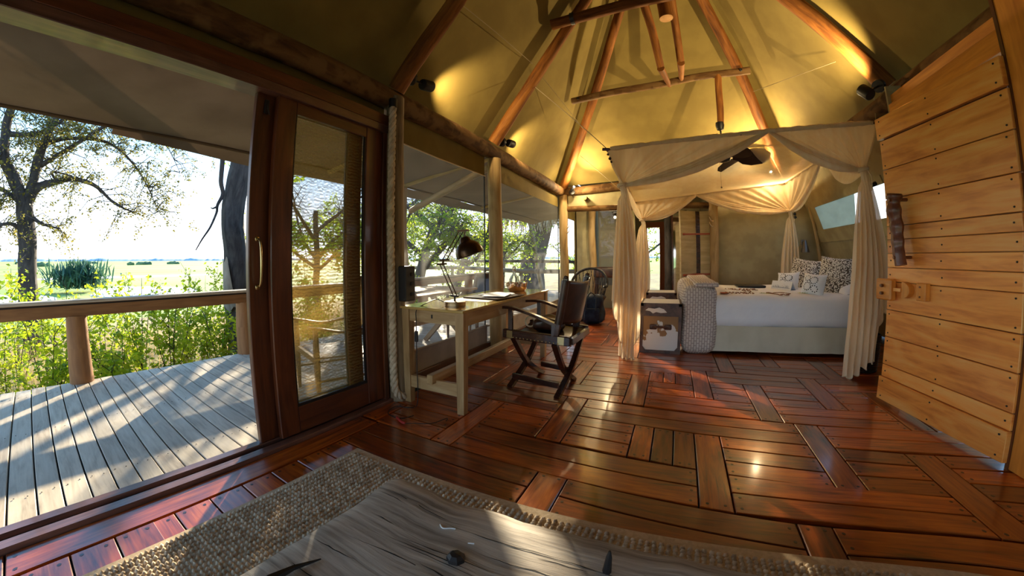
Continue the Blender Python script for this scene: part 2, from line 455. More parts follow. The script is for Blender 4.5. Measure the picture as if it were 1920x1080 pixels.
    def build(s, name, mat, parent=None, smooth=False, solid=0.0, kind=None, label=None, sub=0):
        me = bpy.data.meshes.new(name)
        off = Vector((0, 0, 0))
        if parent is not None:
            off = Vector(parent.get('_w', (0, 0, 0)))
        v = np.array(s.v, dtype=float) - np.array(off)
        me.from_pydata(v.tolist(), [], s.f)
        bb = v.max(0) - v.min(0)
        uvl = me.uv_layers.new(name='UVMap')
        data = np.zeros(len(me.loops) * 2)
        li = 0
        me.update()
        for fi, p in enumerate(me.polygons):
            u = s.uv[fi]
            nn = p.loop_total
            if u is None:
                nr = p.normal
                k = max(range(3), key=lambda q: abs(nr[q]))
                ax = [q for q in range(3) if q != k]
                if bb[ax[0]] < bb[ax[1]]: ax = ax[::-1]
                for q in range(nn):
                    pt = v[s.f[fi][q]]
                    data[2 * li] = pt[ax[0]]; data[2 * li + 1] = pt[ax[1]] + 0.37 * k
                    li += 1
            else:
                for q in range(nn):
                    data[2 * li], data[2 * li + 1] = u[q]
                    li += 1
        uvl.data.foreach_set('uv', data)
        if smooth:
            me.polygons.foreach_set('use_smooth', [True] * len(me.polygons))
            if smooth == 'auto':
                try:
                    me.set_sharp_from_angle(angle=R(40))
                except Exception: pass
        me.materials.append(MAT[mat] if isinstance(mat, str) else mat)
        o = bpy.data.objects.new(name, me)
        C.objects.link(o)
        if parent is not None:
            o.parent = parent
            o['_w'] = tuple(off)
        if solid:
            md = o.modifiers.new('thickness', 'SOLIDIFY'); md.thickness = solid; md.offset = 0
        if sub:
            md = o.modifiers.new('smooth', 'SUBSURF'); md.levels = sub; md.render_levels = sub
        if kind: o['kind'] = kind
        if label: o['label'] = label
        return o
def thing(name, label, cat, loc=(0, 0, 0), group=None):
    o = bpy.data.objects.new(name, None)
    C.objects.link(o)
    o.location = loc; o['_w'] = tuple(loc); o['label'] = label; o['category'] = cat
    o.empty_display_size = 0.1
    if group: o['group'] = group
    return o
def tag(o, label, cat, group=None):
    o['label'] = label; o['category'] = cat
    if group: o['group'] = group
    return o
def struct(o):
    o['kind'] = 'structure'
    return o
def sroot(name):
    o = bpy.data.objects.new(name, None); C.objects.link(o); o['kind'] = 'structure'; o['_w'] = (0, 0, 0)
    return o
def lerp(a, b, t): return a + (b - a) * t
def vl(a, b, t): return Vector(a).lerp(Vector(b), t)
def logpts(a, b, n=8, wob=0.02, seed=0):
    a = Vector(a); b = Vector(b)
    out = []
    for i in range(n + 1):
        t = i / n
        p = a.lerp(b, t)
        w = math.sin(PI * t)
        p += Vector((noise.noise(Vector((t * 2, seed, 0))), noise.noise(Vector((t * 2, seed, 5))), noise.noise(Vector((t * 2, seed, 9))))) * wob * w * 2
        out.append(p)
    return out
def bez(p, n=16):
    """smooth path through points (Catmull-Rom)"""
    p = [Vector(q) for q in p]
    out = []
    for i in range(len(p) - 1):
        a = p[max(i - 1, 0)]; b = p[i]; c = p[i + 1]; d = p[min(i + 2, len(p) - 1)]
        for k in range(n):
            t = k / n
            out.append(0.5 * ((2 * b) + (c - a) * t + (2 * a - 5 * b + 4 * c - d) * t * t + (3 * b - a - 3 * c + d) * t ** 3))
    out.append(p[-1])
    return out

# ================================================================== FLOOR
XS = [-1.95, -1.2, -.6, -.1, .3, .6, 1.0, 1.5, 3.3]
ROWS = {-9: [.2] * 9, -6: [.72, .71, .70, .69, .68, .67, .66, .66, .66],
        -1: [1.562, 1.56, 1.54, 1.51, 1.48, 1.445, 1.435, 1.50, 1.52],
        0: [1.735, 1.725, 1.703, 1.67, 1.645, 1.61, 1.60, 1.63, 1.66],
        2: [2.086, 2.08, 2.063, 2.02, 1.975, 1.94, 1.91, 1.906, 1.90],
        5: [2.56, 2.516, 2.49, 2.465, 2.43, 2.42, 2.38, 2.335, 2.32],
        7: [2.87, 2.85, 2.835, 2.83, 2.79, 2.745, 2.70, 2.67, 2.64],
        12: [3.63, 3.62, 3.61, 3.59, 3.55, 3.52, 3.51, 3.44, 3.40],
        14: [3.94, 3.93, 3.92, 3.90, 3.88, 3.88, 3.82, 3.76, 3.76],
        34: [7.0] * 9}
RK = sorted(ROWS)
def rowy(n, x):
    for a, b in zip(RK[:-1], RK[1:]):
        if a <= n <= b: break
    t = (n - a) / (b - a)
    for i in range(len(XS) - 1):
        if x <= XS[i + 1] or i == len(XS) - 2: break
    u = min(max((x - XS[i]) / (XS[i + 1] - XS[i]), 0), 1)
    ya = lerp(ROWS[a][i], ROWS[a][i + 1], u); yb = lerp(ROWS[b][i], ROWS[b][i + 1], u)
    return lerp(ya, yb, t)
floor = struct(MB().box(-1.9, 3.3, -2.2, 12.2, -0.06, -0.022).build('floor', 'gap'))
floor['_w'] = (0, 0, 0)
UPL = [(-.573, -.413, -5, 0), (-1.29, -1.145, 0, 5), (-.73, -.566, 2, 7), (-.16, -.03, 2, 5), (-.03, .096, 2, 5), (.096, .225, 2, 5), (.225, .385, 0, 5),
       (-.295, -.13, 7, 12), (-.13, 0, 11, 13), (0, .11, 11, 13), (.11, .262, 11, 13), (.262, .412, 9, 14), (.55, .71, 14, 19), (.705, .86, 7, 12),
       (.92, 1.075, 2, 7), (1.255, 1.418, 9, 14), (1.465, 1.635, 0, 5), (1.70, 1.86, 7, 12), (1.565, 1.725, 14, 19), (.64, .788, -5, 0),
       (-.86, -.71, 9, 14), (-1.52, -1.38, 7, 12), (1.05, 1.20, 16, 20), (-1.3, -1.15, 13, 18), (-.45, -.3, 16, 21), (-1.75, -1.6, 14, 19), (-.8, -.65, 19, 24),
       (-1.25, -1.1, 21, 26), (-.35, -.2, 24, 29), (-1.6, -1.45, 25, 30), (-.95, -.8, 28, 33), (.1, .25, 21, 26), (-1.4, -1.25, 30, 34)]
nplank = [0]
pegs = MB()
extra = MB()
def plank(x0, x1, ya0, yb0, ya1, yb1, gx=0.004, gy=0.004, h=None, along='x'):
    """corners: (x0,ya0)-(x1,yb0) low edge, (x0,ya1)-(x1,yb1) high edge"""
    h = h if h is not None else random.uniform(-0.0015, 0.001)
    x0 += gx; x1 -= gx; ya0 += gy; yb0 += gy; ya1 -= gy; yb1 -= gy
    q = 0.0035
    vs = [(x0, ya0, -.022), (x1, yb0, -.022), (x1, yb1, -.022), (x0, ya1, -.022),
          (x0, ya0, h - .003), (x1, yb0, h - .003), (x1, yb1, h - .003), (x0, ya1, h - .003),
          (x0 + q, ya0 + q, h), (x1 - q, yb0 + q, h), (x1 - q, yb1 - q, h), (x0 + q, ya1 - q, h)]
    fs = [(8, 9, 10, 11)] + [(i, (i + 1) % 4, 4 + (i + 1) % 4, 4 + i) for i in range(4)] + [(4 + i, 4 + (i + 1) % 4, 8 + (i + 1) % 4, 8 + i) for i in range(4)]
    if nplank[0] < 298:
        MB().add(vs, fs).build('plank', 'floor', floor)
        nplank[0] += 1
    else:
        extra.add(vs, fs)
    yc = (ya0 + ya1) / 2
    if yc < 3.6:
        if x1 - x0 > (ya1 - ya0):
            for xx, a, b in ((x0 + .03, ya0, ya1), (x1 - .03, yb0, yb1)):
                for yy in (a + .035, b - .035): pegs.lathe([(.008, h), (.008, h + .0009)], (xx + random.uniform(-.004, .004), yy, 0), 8)
        else:
            for yy in (ya0 + .03, ya1 - .03):
                for xx in (x0 + .035, x1 - .035): pegs.lathe([(.008, h), (.008, h + .0009)], (xx, yy, 0), 8)
jobs = []
for (x0, x1, n0, n1) in UPL:
    jobs.append((rowy(n0, (x0 + x1) / 2), ('u', x0, x1, n0, n1)))
fr = random.Random(3)
for n in range(-9, 34):
    if n < 12:
        xr = 2.2
    else:
        xr = 2.9
    xl = -1.73 if n < 0 else (-1.76 if n < 2 else -1.9)
    blocks = sorted([(u[0], u[1]) for u in UPL if u[2] <= n < u[3]])
    cuts = []
    x = xl
    for b in blocks + [(xr, xr)]:
        a = x
        while b[0] - a > 2.3:
            w = fr.uniform(1.3, 1.9)
            cuts.append((a, a + w)); a += w
        if b[0] - a > .03: cuts.append((a, b[0]))
        x = max(x, b[1])
    for a, b in cuts:
        # planks wholly under the rug and coffee table are left out
        if n < -6 and a > -1.3 : continue
        if n < -2 and a > -1.2: continue
        jobs.append((rowy(n, (a + b) / 2), ('v', a, b, n, n + 1)))
jobs.sort(key=lambda j: j[0])
for _, (k, a, b, n0, n1) in jobs:
    plank(a, b, rowy(n0, a), rowy(n0, b), rowy(n1, a), rowy(n1, b))
plank(-1.895, -1.735, -1.9, -1.9, -.26, -.26, gx=.003)
plank(-1.895, -1.735, -.26, -.26, 1.72, 1.72, gx=.003)
plank(-1.90, -1.765, 1.74, 1.74, 2.08, 2.08)
for k in range(30):
    y = -1.9 + .168 * k
    if y < .15: plank(-1.73, -.9, y, y, y + .168, y + .168)
# the far room beyond the bed: boards too far off to pick apart singly
for n in range(34):
    y = 7.0 + n * .153
    if y > 12: break
    for a, b in ((-1.9, -.7), (-.7, .6)):
        extra.box(a + .004, b - .004, y + .004, y + .149, -.022, 0)
extra.build('plank', 'floor', floor, kind='stuff')
pegs.build('peg', 'peg', floor, kind='stuff')

# ================================================================== DECK
deck = struct(MB().box(-4.4, -2.06, -3, 13, -0.30, -0.07).build('deck', 'gap'))
deck['_w'] = (0, 0, 0)
y = -2.2
k = 0
while y < 12.4:
    w = random.uniform(.116, .128)
    e = -4.45 + random.uniform(-.012, .012)
    z = random.uniform(-.038, -.034)
    b = MB(); b.box(e, -2.06, y + .0045, y + w - .0045, z - .03, z, ch=.003)
    b.build('deck_board', 'deck', deck)
    y += w
nails = MB()
for yy in np.arange(-1.0, 4.0, .122):
    for xx in (-4.2, -3.3, -2.4):
        for d in (.03, .09): nails.lathe([(.004, -.034), (.004, -.0325)], (xx + random.uniform(-.01, .01), yy + d, 0), 6)
nails.build('nail_head', 'iron', deck, kind='stuff')

# ================================================================== LEFT WALL with sliding doors
# threshold
t = sroot('trim_1')
MB().box(-2.06, -2.0, -2.2, 2.1, -.05, .028, ch=.004).build('outer_sill', 'sill', t)
MB().box(-2.0, -1.965, -2.2, 2.1, -.05, .004).build('track', 'gap', t)
MB().box(-1.965, -1.900, -2.2, 2.1, -.05, .022, ch=.004).build('inner_sill', 'sill', t)
# sliding door unit
d1 = sroot('door_1')
MB().box(-2.08, -1.93, -2.2, 2.10, 2.10, 2.16, ch=.004).build('head_track', 'sill', d1)
MB().box(-2.07, -1.93, -2.2, 2.10, 2.16, 2.245, ch=.004).build('head_rail', 'redwood', d1)
MB().box(-2.07, -1.985, 2.03, 2.19, .0, 2.2).build('jamb_filler', 'redwood', d1)  # added to block sun leaking through the gap beside the jamb
MB().box(-2.07, -1.94, 2.036, 2.08, .0, 2.2, ch=.004).build('door_jamb', 'redwood', d1)
def leaf(name, x0, x1, y0, y1, w0, w1, label, meshx, zb=.03, zt=2.105, bot=.17, top=.085):
    r = thing(name, label, 'door', ((x0 + x1) / 2, (y0 + y1) / 2, zb))
    MB().box(x0, x1, y0, y0 + w0, zb, zt, ch=.005).build('stile', 'redwood', r)
    MB().box(x0, x1, y1 - w1, y1, zb, zt, ch=.005).build('stile', 'redwood', r)
    MB().box(x0 + .004, x1 - .004, y0 + w0, y1 - w1, zb, zb + bot, ch=.004).build('bottom_rail', 'redwood', r)
    MB().box(x0 + .004, x1 - .004, y0 + w0, y1 - w1, zt - top, zt, ch=.004).build('top_rail', 'redwood', r)
    MB().box(meshx - .002, meshx + .002, y0 + w0 - .01, y1 - w1 + .01, zb + bot - .01, zt - top + .01).build('insect_screen', 'doormesh', r)
    b = MB()
    for q in ((y0 + w0, y0 + w0 + .012), (y1 - w1 - .012, y1 - w1)): b.box(meshx, x1 - .01, q[0], q[1], zb + bot, zt - top)
    b.box(meshx, x1 - .008, y0 + w0, y1 - w1, zb + bot, zb + bot + .02)
    b.build('glazing_bead', 'black', r)
    return r
la = leaf('sliding_door', -1.995, -1.955, 1.115, 2.035, .138, .165, 'dark red timber sliding door leaf with insect screen, nearer the room, beside the rope', -1.98)
lb = leaf('sliding_door', -2.038, -1.999, .995, 1.87, .14, .14, 'dark red timber sliding door leaf with brass pull handle, open edge facing the deck', -2.02)
b = MB()
hp = [(-1.985, .985, 1.20), (-1.95, .985, 1.195), (-1.925, .985, 1.13), (-1.925, .985, 1.02), (-1.95, .985, .955), (-1.985, .985, .95)]
# handle hung on the open stile
b.tube(bez([(-2.0, 1.05, 1.235), (-1.965, 1.05, 1.22), (-1.95, 1.05, 1.15), (-1.95, 1.05, 1.04), (-1.965, 1.05, .975), (-2.0, 1.05, .96)], 5), .007, 8)
b.rbox((-1.996, 1.05, 1.235), (.008, .03, .03), .004, 1); b.rbox((-1.996, 1.05, .96), (.008, .03, .03), .004, 1)
b.build('door_handle', 'brass', lb, smooth=True)
b = MB(); b.rbox((-1.994, 1.06, 2.02), (.012, .03, .09), .004, 1); b.tube([(-1.99, 1.06, 2.05), (-1.975, 1.06, 2.0), (-1.975, 1.075, 1.97)], .004, 6)
b.build('latch', 'iron', lb)

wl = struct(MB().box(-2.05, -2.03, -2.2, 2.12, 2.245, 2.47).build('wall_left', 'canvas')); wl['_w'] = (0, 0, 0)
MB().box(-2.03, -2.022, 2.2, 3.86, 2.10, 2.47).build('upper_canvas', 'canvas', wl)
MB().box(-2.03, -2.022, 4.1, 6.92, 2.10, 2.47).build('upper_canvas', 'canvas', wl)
MB().tube([(-2.014, 2.22, 2.105), (-2.014, 2.9, 2.09), (-2.014, 3.86, 2.10)], .006, 6).build('hem_cord', 'cream', wl)
for a, bb in ((2.2, 3.9), (4.1, 6.92)):
    MB().box(-2.03, -2.02, a, bb, .10, .305).build('lower_canvas', 'lowcanvas', wl)
    MB().tube([(-2.02, a, .31), (-2.02, (a + bb) / 2, .303), (-2.02, bb, .312)], .012, 6).build('hem_roll', 'lowcanvas', wl)
bl = struct(MB().box(-2.04, -1.99, 2.2, 6.95, -.02, .105, ch=.004).build('baseboard_left', 'redwood'))
for i, (a, bb) in enumerate(((2.2, 3.86), (4.1, 6.92))):
    w = sroot('window_%d' % (i + 1))
    MB().box(-2.027, -2.024, a, bb, .30, 2.11).build('mesh_panel', 'mesh', w)
    MB().box(-2.03, -2.018, bb - .012, bb, .30, 2.11).build('edge_strip', 'black', w)
# wall that closes the far bathroom side on the left (with its own mesh opening)
MB().box(-2.05, -2.03, 7.05, 8.3, 1.95, 2.6).build('upper_canvas', 'canvas', wl)
MB().box(-2.05, -2.03, 8.3, 11.5, 0, 2.6).build('side_canvas', 'canvas', wl)

# ================================================================== CEILING
XR, ZL, ZR_, AX, AY, AZ = 2.2, 2.50, 2.60, .24, 3.95, 5.40
ceil = sroot('ceiling')
BY = 7.05
def facet(corners, bays, name):
    global _b
    a, b_, c, d = [Vector(q) for q in corners]
    nrm = (b_ - a).cross(d - a).normalized()
    if nrm.z < 0: nrm = -nrm
    def P(u, v):
        p = a.lerp(b_, u).lerp(d.lerp(c, u), v)
        return p + Vector((0, 0, .13)) + nrm * (.05 * abs(math.sin(PI * u * bays)) * math.sin(PI * min(v, 1)))
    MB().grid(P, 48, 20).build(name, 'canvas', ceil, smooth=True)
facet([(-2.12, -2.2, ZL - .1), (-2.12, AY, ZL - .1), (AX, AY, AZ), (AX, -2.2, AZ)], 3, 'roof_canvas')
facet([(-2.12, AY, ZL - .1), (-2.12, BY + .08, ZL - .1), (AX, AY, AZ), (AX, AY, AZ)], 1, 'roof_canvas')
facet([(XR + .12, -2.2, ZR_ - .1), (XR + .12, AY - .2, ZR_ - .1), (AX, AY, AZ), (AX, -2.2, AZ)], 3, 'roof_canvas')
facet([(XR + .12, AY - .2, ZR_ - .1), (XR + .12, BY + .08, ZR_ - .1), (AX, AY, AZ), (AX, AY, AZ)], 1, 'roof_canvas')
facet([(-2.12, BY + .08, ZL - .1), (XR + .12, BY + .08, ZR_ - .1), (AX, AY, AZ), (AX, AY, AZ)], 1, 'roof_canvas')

def log(name, a, b, r0, r1, mat, label, cat='roof pole', seed=1, seg=14, wob=.02, jit=.12, group=None, n=14):
    pts = logpts(a, b, n, wob, seed)
    o = MB().tube(pts, [lerp(r0, r1, i / n) for i in range(n + 1)], seg, jit=jit, seed=seed).build(name, mat, smooth='auto')
    return tag(o, label, cat, group)
# rafters (slightly below the canvas)
log('rafter', (-1.93, 2.15, 2.50), (AX - .12, 2.32, AZ - .22), .075, .06, 'rafter', 'round orange timber rafter rising above the rope and sliding door', seed=1)
log('rafter', (-1.93, 3.93, 2.52), (AX - .1, 3.93, AZ - .2), .075, .06, 'rafter', 'round timber rafter rising from the post at the middle of the mesh windows', seed=2)
log('rafter', (-1.92, 6.98, 2.48), (AX - .05, AY + .12, AZ - .22), .08, .06, 'rafter', 'corner timber rafter rising above the glowing bulb in the far left corner', seed=3)
log('rafter', (1.98, 6.95, 2.55), (AX + .1, AY + .1, AZ - .2), .085, .065, 'rafter', 'knotty dark timber rafter meeting the right end of the lower cross pole', seed=4)
log('rafter', (2.18, 3.74, 2.62), (AX + .12, 3.88, AZ - .2), .085, .07, 'rafter', 'round orange timber rafter ending beside the black spotlight near the plank door', seed=5)
log('ridge_pole', (AX, 3.98, AZ - .15), (AX, -2.2, AZ - .15), .07, .07, 'rafter', 'timber ridge pole running along the top of the tent roof', seed=6)
# eave logs
log('eave_log', (-1.99, -2.2, 2.44), (-1.97, 7.1, 2.40), .085, .095, 'eavelog', 'long rough brown eave log along the top of the left mesh wall', seed=11, n=30)
log('eave_log', (XR - .02, -2.2, 2.50), (XR, 7.05, 2.50), .09, .09, 'eavelog', 'long rough dark eave log above the plank door on the right', seed=12, n=30)
log('eave_log', (-1.97, 7.05, 2.40), (XR, 7.05, 2.46), .085, .085, 'eavelog', 'rough eave log across the far end above the bed', seed=13, n=20)
log('cross_beam', (-2.0, 7.02, 2.06), (.9, 7.02, 2.0), .055, .055, 'eavelog', 'thin rough log crossing the far passage below the eave', seed=14)
# trusses
lt = log('cross_pole', (-1.28, 5.40, 3.53), (1.30, 5.28, 3.60), .052, .05, 'eavelog', 'lower cross pole bolted between the two far rafters', seed=15, wob=.03)
for p in ((-1.17, 5.34, 3.535), (1.17, 5.235, 3.60)): MB().lathe([(.02, -.02), (.02, .02)], p, 8, Matrix.Rotation(R(90), 3, 'X')).build('bolt', 'iron', lt)
ut = log('cross_pole', (-1.05, 3.74, 3.80), (1.02, 3.74, 3.90), .065, .06, 'rafter', 'upper cross pole with an iron strap, at the top edge of the picture', seed=16)
MB().lathe([(.072, -.022), (.072, .022)], (-.80, 3.74, 3.815), 16, Matrix.Rotation(R(90), 3, 'Y')).build('iron_strap', 'iron', ut)
kp = log('king_post', (.215, 3.95, 3.72), (.22, 3.95, AZ - .1), .075, .08, 'rafter', 'thick hanging king post with pale sawn lower end', seed=17)
MB().lathe([(.0745, 3.715), (.0745, 3.722)], (.215, 3.95, 0), 20).build('sawn_end', 'endgrain', kp)
log('strut', (.09, 4.9, 3.62), (-.05, 4.05, 4.75), .05, .062, 'rafter', 'left of the two short struts standing over the lower cross pole', seed=18, wob=.01)
log('strut', (.36, 4.9, 3.66), (.33, 4.05, 4.8), .05, .055, 'rafter', 'right of the two short struts standing over the lower cross pole', seed=19, wob=.01)
log('strut', (AX - .05, 5.38, 3.55), (.09, 4.9, 3.60), .03, .05, 'rafter', 'short dark stub joining the left strut to the lower cross pole', seed=28, wob=0)
log('strut', (AX + .12, 5.36, 3.58), (.36, 4.9, 3.64), .03, .05, 'rafter', 'short dark stub joining the right strut to the lower cross pole', seed=29, wob=0)
# posts
log('post', (-1.90, 2.155, -.02), (-1.925, 2.14, 2.42), .075, .07, 'greypost', 'weathered round post behind the rope with a black switch box', 'post', seed=21, wob=.012)
log('post', (-1.94, 4.0, -.02), (-1.95, 3.98, 2.33), .088, .082, 'palepost', 'thick smooth round post between the two mesh windows', 'post', seed=22, wob=.015)
log('post', (-1.93, 6.98, -.02), (-1.93, 6.98, 2.33), .085, .08, 'palepost', 'round post in the far left corner with antler hooks', 'post', seed=23, wob=.02)
log('post', (.82, 7.0, -.02), (.82, 7.0, 2.38), .082, .075, 'palepost', 'tall pale cracked round post behind the foot of the bed', 'post', seed=24, wob=.01)
log('post', (-1.63, 8.3, -.02), (-1.62, 8.3, 2.4), .085, .08, 'palepost', 'smooth yellow lit post in the far room behind the wicker chair', 'post', seed=25, wob=.02)
log('pole', (2.44, 6.98, 2.1), (2.80, 6.98, .0), .03, .03, 'palepost', 'thin slanting pole by the reading lamp in the bed corner', 'post', seed=26, wob=.01)

# far end wall
wb = struct(MB().box(.88, 2.45, 7.1, 7.12, .0, 2.45).build('wall_back', 'wallcanvas')); wb['_w'] = (0, 0, 0)
MB().box(2.45, 3.3, 7.1, 7.12, 0, 2.45).build('side_panel', 'wallcanvas', wb)
MB().box(-2.0, -1.70, 8.33, 8.35, 0, 2.5).build('far_canvas', 'wallcanvas', wb)
MB().box(-1.55, 0.3, 11.4, 11.42, 2.05, 3.2).build('gable_canvas', 'wallcanvas', wb)
MB().box(-1.55, -.70, 11.4, 11.42, .0, 2.05).build('gable_canvas', 'wallcanvas', wb)
MB().box(-2.0, .3, 7.06, 7.08, 2.1, 2.42).build('valance_canvas', 'wallcanvas', wb)
MB().box(-2.05, 3.3, 7.1, 11.5, 2.9, 2.92).build('far_ceiling', 'wallcanvas', wb)
MB().box(.95, .97, 7.12, 11.42, 0, 2.9).build('far_side_canvas', 'wallcanvas', wb)
MB().box(-.03, .97, 11.4, 11.42, 0, 3.2).build('gable_canvas', 'wallcanvas', wb)
# far doorway
d3 = sroot('door_3')
MB().box(-.68, -.58, 11.35, 11.47, 0, 2.13).build('frame_jamb', 'orangeframe', d3)
MB().box(-.20, -.04, 11.35, 11.47, 0, 2.13).build('frame_jamb', 'orangeframe', d3)
MB().box(-.58, -.20, 11.35, 11.47, 1.97, 2.13).build('frame_head', 'orangeframe', d3)
MB().box(-.22, -.18, 11.30, 11.35, .0, 1.97).build('door_edge', 'orangeframe', d3)
# right wall: sloping canvas with a mesh window
def rx(z, o=0): return 2.2 + .36 * (2.6 - z) + o
wr = sroot('wall_right')
def rpanel(y0, y1, z0, z1, name, mat, o=0.0, par=wr, th=.01):
    b = MB()
    vs = [(rx(z, o + q), y, z) for q in (0, th) for y in (y0, y1) for z in (z0, z1)]
    b.add(vs, [(0, 1, 3, 2), (4, 6, 7, 5), (0, 4, 5, 1), (2, 3, 7, 6), (0, 2, 6, 4), (1, 5, 7, 3)])
    return b.build(name, mat, par)
rpanel(3.4, 4.55, 0, 2.5, 'canvas_panel', 'wallcanvas')
rpanel(4.55, 6.72, 1.9, 2.5, 'canvas_panel', 'wallcanvas')
rpanel(4.55, 6.72, 0, 1.53, 'canvas_panel', 'wallcanvas')
rpanel(6.72, 7.1, 0, 2.5, 'canvas_panel', 'wallcanvas')
rpanel(4.5, 7.0, 1.33, 1.52, 'rolled_flap', 'wallcanvas', -.03, th=.03)
rpanel(4.55, 6.75, 1.88, 1.97, 'window_binding', 'wallcanvas', -.015, th=.02)
w3 = sroot('window_3')
rpanel(4.55, 6.72, 1.52, 1.9, 'mesh_panel', 'mesh', 0, w3, .003)
MB().box(1.97, 2.9, 3.42, 3.44, 0, 2.5).build('return_panel', 'wallcanvas', wr)
# unseen near end behind the camera: canvas added to cut fill light, open below
wf = struct(MB().box(-2.05, 2.25, -2.22, -2.2, 1.45, 3.0).build('wall_front_added', 'canvas')); wf['_w'] = (0, 0, 0)
MB().add([(-2.05, -2.2, 2.5), (2.25, -2.2, 2.55), (AX, -2.2, AZ + .1)], [(0, 1, 2)]).build('gable', 'canvas', wf)
rpanel(-2.2, 1.55, 0, .9, 'canvas_panel', 'wallcanvas'); rpanel(-2.2, 1.55, 2.0, 2.5, 'canvas_panel', 'wallcanvas')
rpanel(-2.2, 1.55, .9, 2.0, 'canvas_panel', 'wallcanvas')  # unseen; canvas added here to keep light off the left roof slope
MB().box(2.2, 3.2, -2.22, -2.2, 0, 2.1).build('canvas_panel', 'wallcanvas', wf)
# timber surround of the plank door
d2 = sroot('door_2')
MB().box(1.935, 2.0, 1.55, 2.215, 0, 2.75, ch=.006).build('frame_jamb', 'jamb', d2)
MB().box(1.93, 1.945, 2.205, 2.225, 0, 2.6).build('rebate', 'redwood', d2)
MB().box(1.945, 2.0, 2.2, 3.36, 2.185, 2.315, ch=.006).build('frame_head', 'jamb', d2)
MB().box(1.955, 2.03, 3.29, 3.40, 0, 2.33, ch=.006).build('frame_jamb', 'jamb', d2)
MB().box(2.0, 2.08, 1.5, 3.42, 2.315, 2.42).build('lintel', 'jamb', d2)

# ================================================================== PLANK DOOR (leaf standing ajar)
HA, HB = Vector((1.922, 2.215)), Vector((1.745, 3.222))
dd = (HB - HA).normalized(); dn = Vector((-dd.y, dd.x))   # dn points to the room (-x side)
if dn.x > 0: dn = -dn
def DP(s_, off, z):
    p = HA + (HB - HA) * s_ + dn * off
    return Vector((p.x, p.y, z))
pd = thing('plank_door', 'orange varnished timber plank door standing ajar, with a carved branch handle', 'door', DP(.5, -.03, 0.02))
def dbox(s0, s1, o0, o1, z0, z1, name, mat, parent=pd, ch=.004, zr=None, label=None):
    """zr: heights at the hinge end"""
    z0r, z1r = zr if zr else (z0, z1)
    vs = []
    for o in (o0, o1):
        for (s_, za, zb) in ((s0, z0, z1), (s1, z0, z1)):
            vs += [DP(s_, o, za), DP(s_, o, zb)]
    b = MB().add(vs, [(0, 2, 3, 1), (4, 5, 7, 6), (0, 1, 5, 4), (2, 6, 7, 3), (0, 4, 6, 2), (1, 3, 7, 5)])
    o = b.build(name, mat, parent, label=label)
    if ch:
        md = o.modifiers.new('edge', 'BEVEL'); md.width = ch; md.segments = 1
    return o
zs = [(.03, .205, 1), (.205, .30, 0), (.30, .51, 0), (.51, .712, 0), (.712, .921, 0), (.921, 1.024, 0), (1.024, 1.13, 0), (1.13, 1.228, 0), (1.228, 1.328, 0), (1.328, 1.53, 0), (1.53, 1.752, 0), (1.752, 1.975, 0), (1.985, 2.15, 1)]
for i, (a, c, pr) in enumerate(zs):
    g = .0028 if i in (1, 2, 3, 4, 6, 8, 9, 10, 11) else .0012
    dbox(.0, 1.0 if not pr else 1.008, -.02, .006 if not pr else .02, a + g, c - g, 'plank', 'doorplank', ch=.003)
dbox(.02, .98, -.05, -.021, .05, 2.1, 'backing', 'redwood', ch=0)
nb = MB()
for i, (a, c, pr) in enumerate(zs):
    for s_ in (.035, .50, .965):
        for z in ((a + .03, c - .03) if c - a > .15 else ((a + c) / 2,)):
            p = DP(s_ + random.uniform(-.006, .006), (.007 if not pr else .021), z)
            nb.ball(p, .0055, 6)
nb.build('nail_head', 'iron', pd, kind='stuff')
# branch handle on two pegs
hb = MB()
hpts = bez([DP(.80, .085, 1.545), DP(.81, .09, 1.45), DP(.80, .08, 1.33), DP(.79, .085, 1.22), DP(.78, .088, 1.13), DP(.765, .085, 1.045)], 6)
n_ = len(hpts)
hb.tube(hpts, [.047 + .007 * math.sin(i * 1.1) * (1 - i / n_) - .008 * i / n_ for i in range(n_)], 14, jit=.22, seed=4)
hd = hb.build('branch_handle', 'handlewood', pd, smooth='auto')
b = MB()
b.tube([DP(.78, -.0, 1.50), DP(.80, .14, 1.50)], .012, 8); b.tube([DP(.76, -.0, 1.10), DP(.78, .135, 1.10)], .011, 8)
b.build('peg', 'handlewood', hd, smooth='auto')
# wooden latch: big block, tongue, round keeper, small block
lk = dbox(1.03, .87, .03, .085, .79, .945, 'latch_block', 'jamb', ch=.01)
b = MB()
for z in (.84, .895): b.tube([DP(.95, .08, z), DP(.95, .105, z)], .012, 10)
b.build('peg', 'handlewood', lk, smooth='auto')
dbox(.93, .80, .035, .06, .858, .885, 'latch_tongue', 'doorplank', ch=.002)
b = MB()
Mx = Matrix((( -dd.x, dn.x, 0), (-dd.y, dn.y, 0), (0, 0, 1))).transposed()
prof = []
vs = []
def dprism(pts, o0, o1, name, mat):
    n = len(pts)
    vs = [DP(s_, o0, z) for s_, z in pts] + [DP(s_, o1, z) for s_, z in pts]
    return MB().add(vs, [list(range(n)), list(range(n, 2 * n))[::-1]] + [(i, n + i, n + (i + 1) % n, (i + 1) % n) for i in range(n)]).build(name, mat, pd)
arc = [(.80, .815), (.80, .93)] + [(.80 - .075 * math.cos(a), .8725 + .0575 * math.sin(a)) for a in [PI / 2 - k * PI / 8 for k in range(9)]]
dprism([(s_, z) for s_, z in arc], .007, .05, 'latch_keeper', 'jamb')
sb = dbox(.665, .585, .007, .05, .815, .93, 'latch_block', 'jamb', ch=.004)
b = MB()
for z in (.84, .905): b.tube([DP(.63, .045, z), DP(.63, .054, z)], .007, 8)
b.build('peg', 'handlewood', sb)

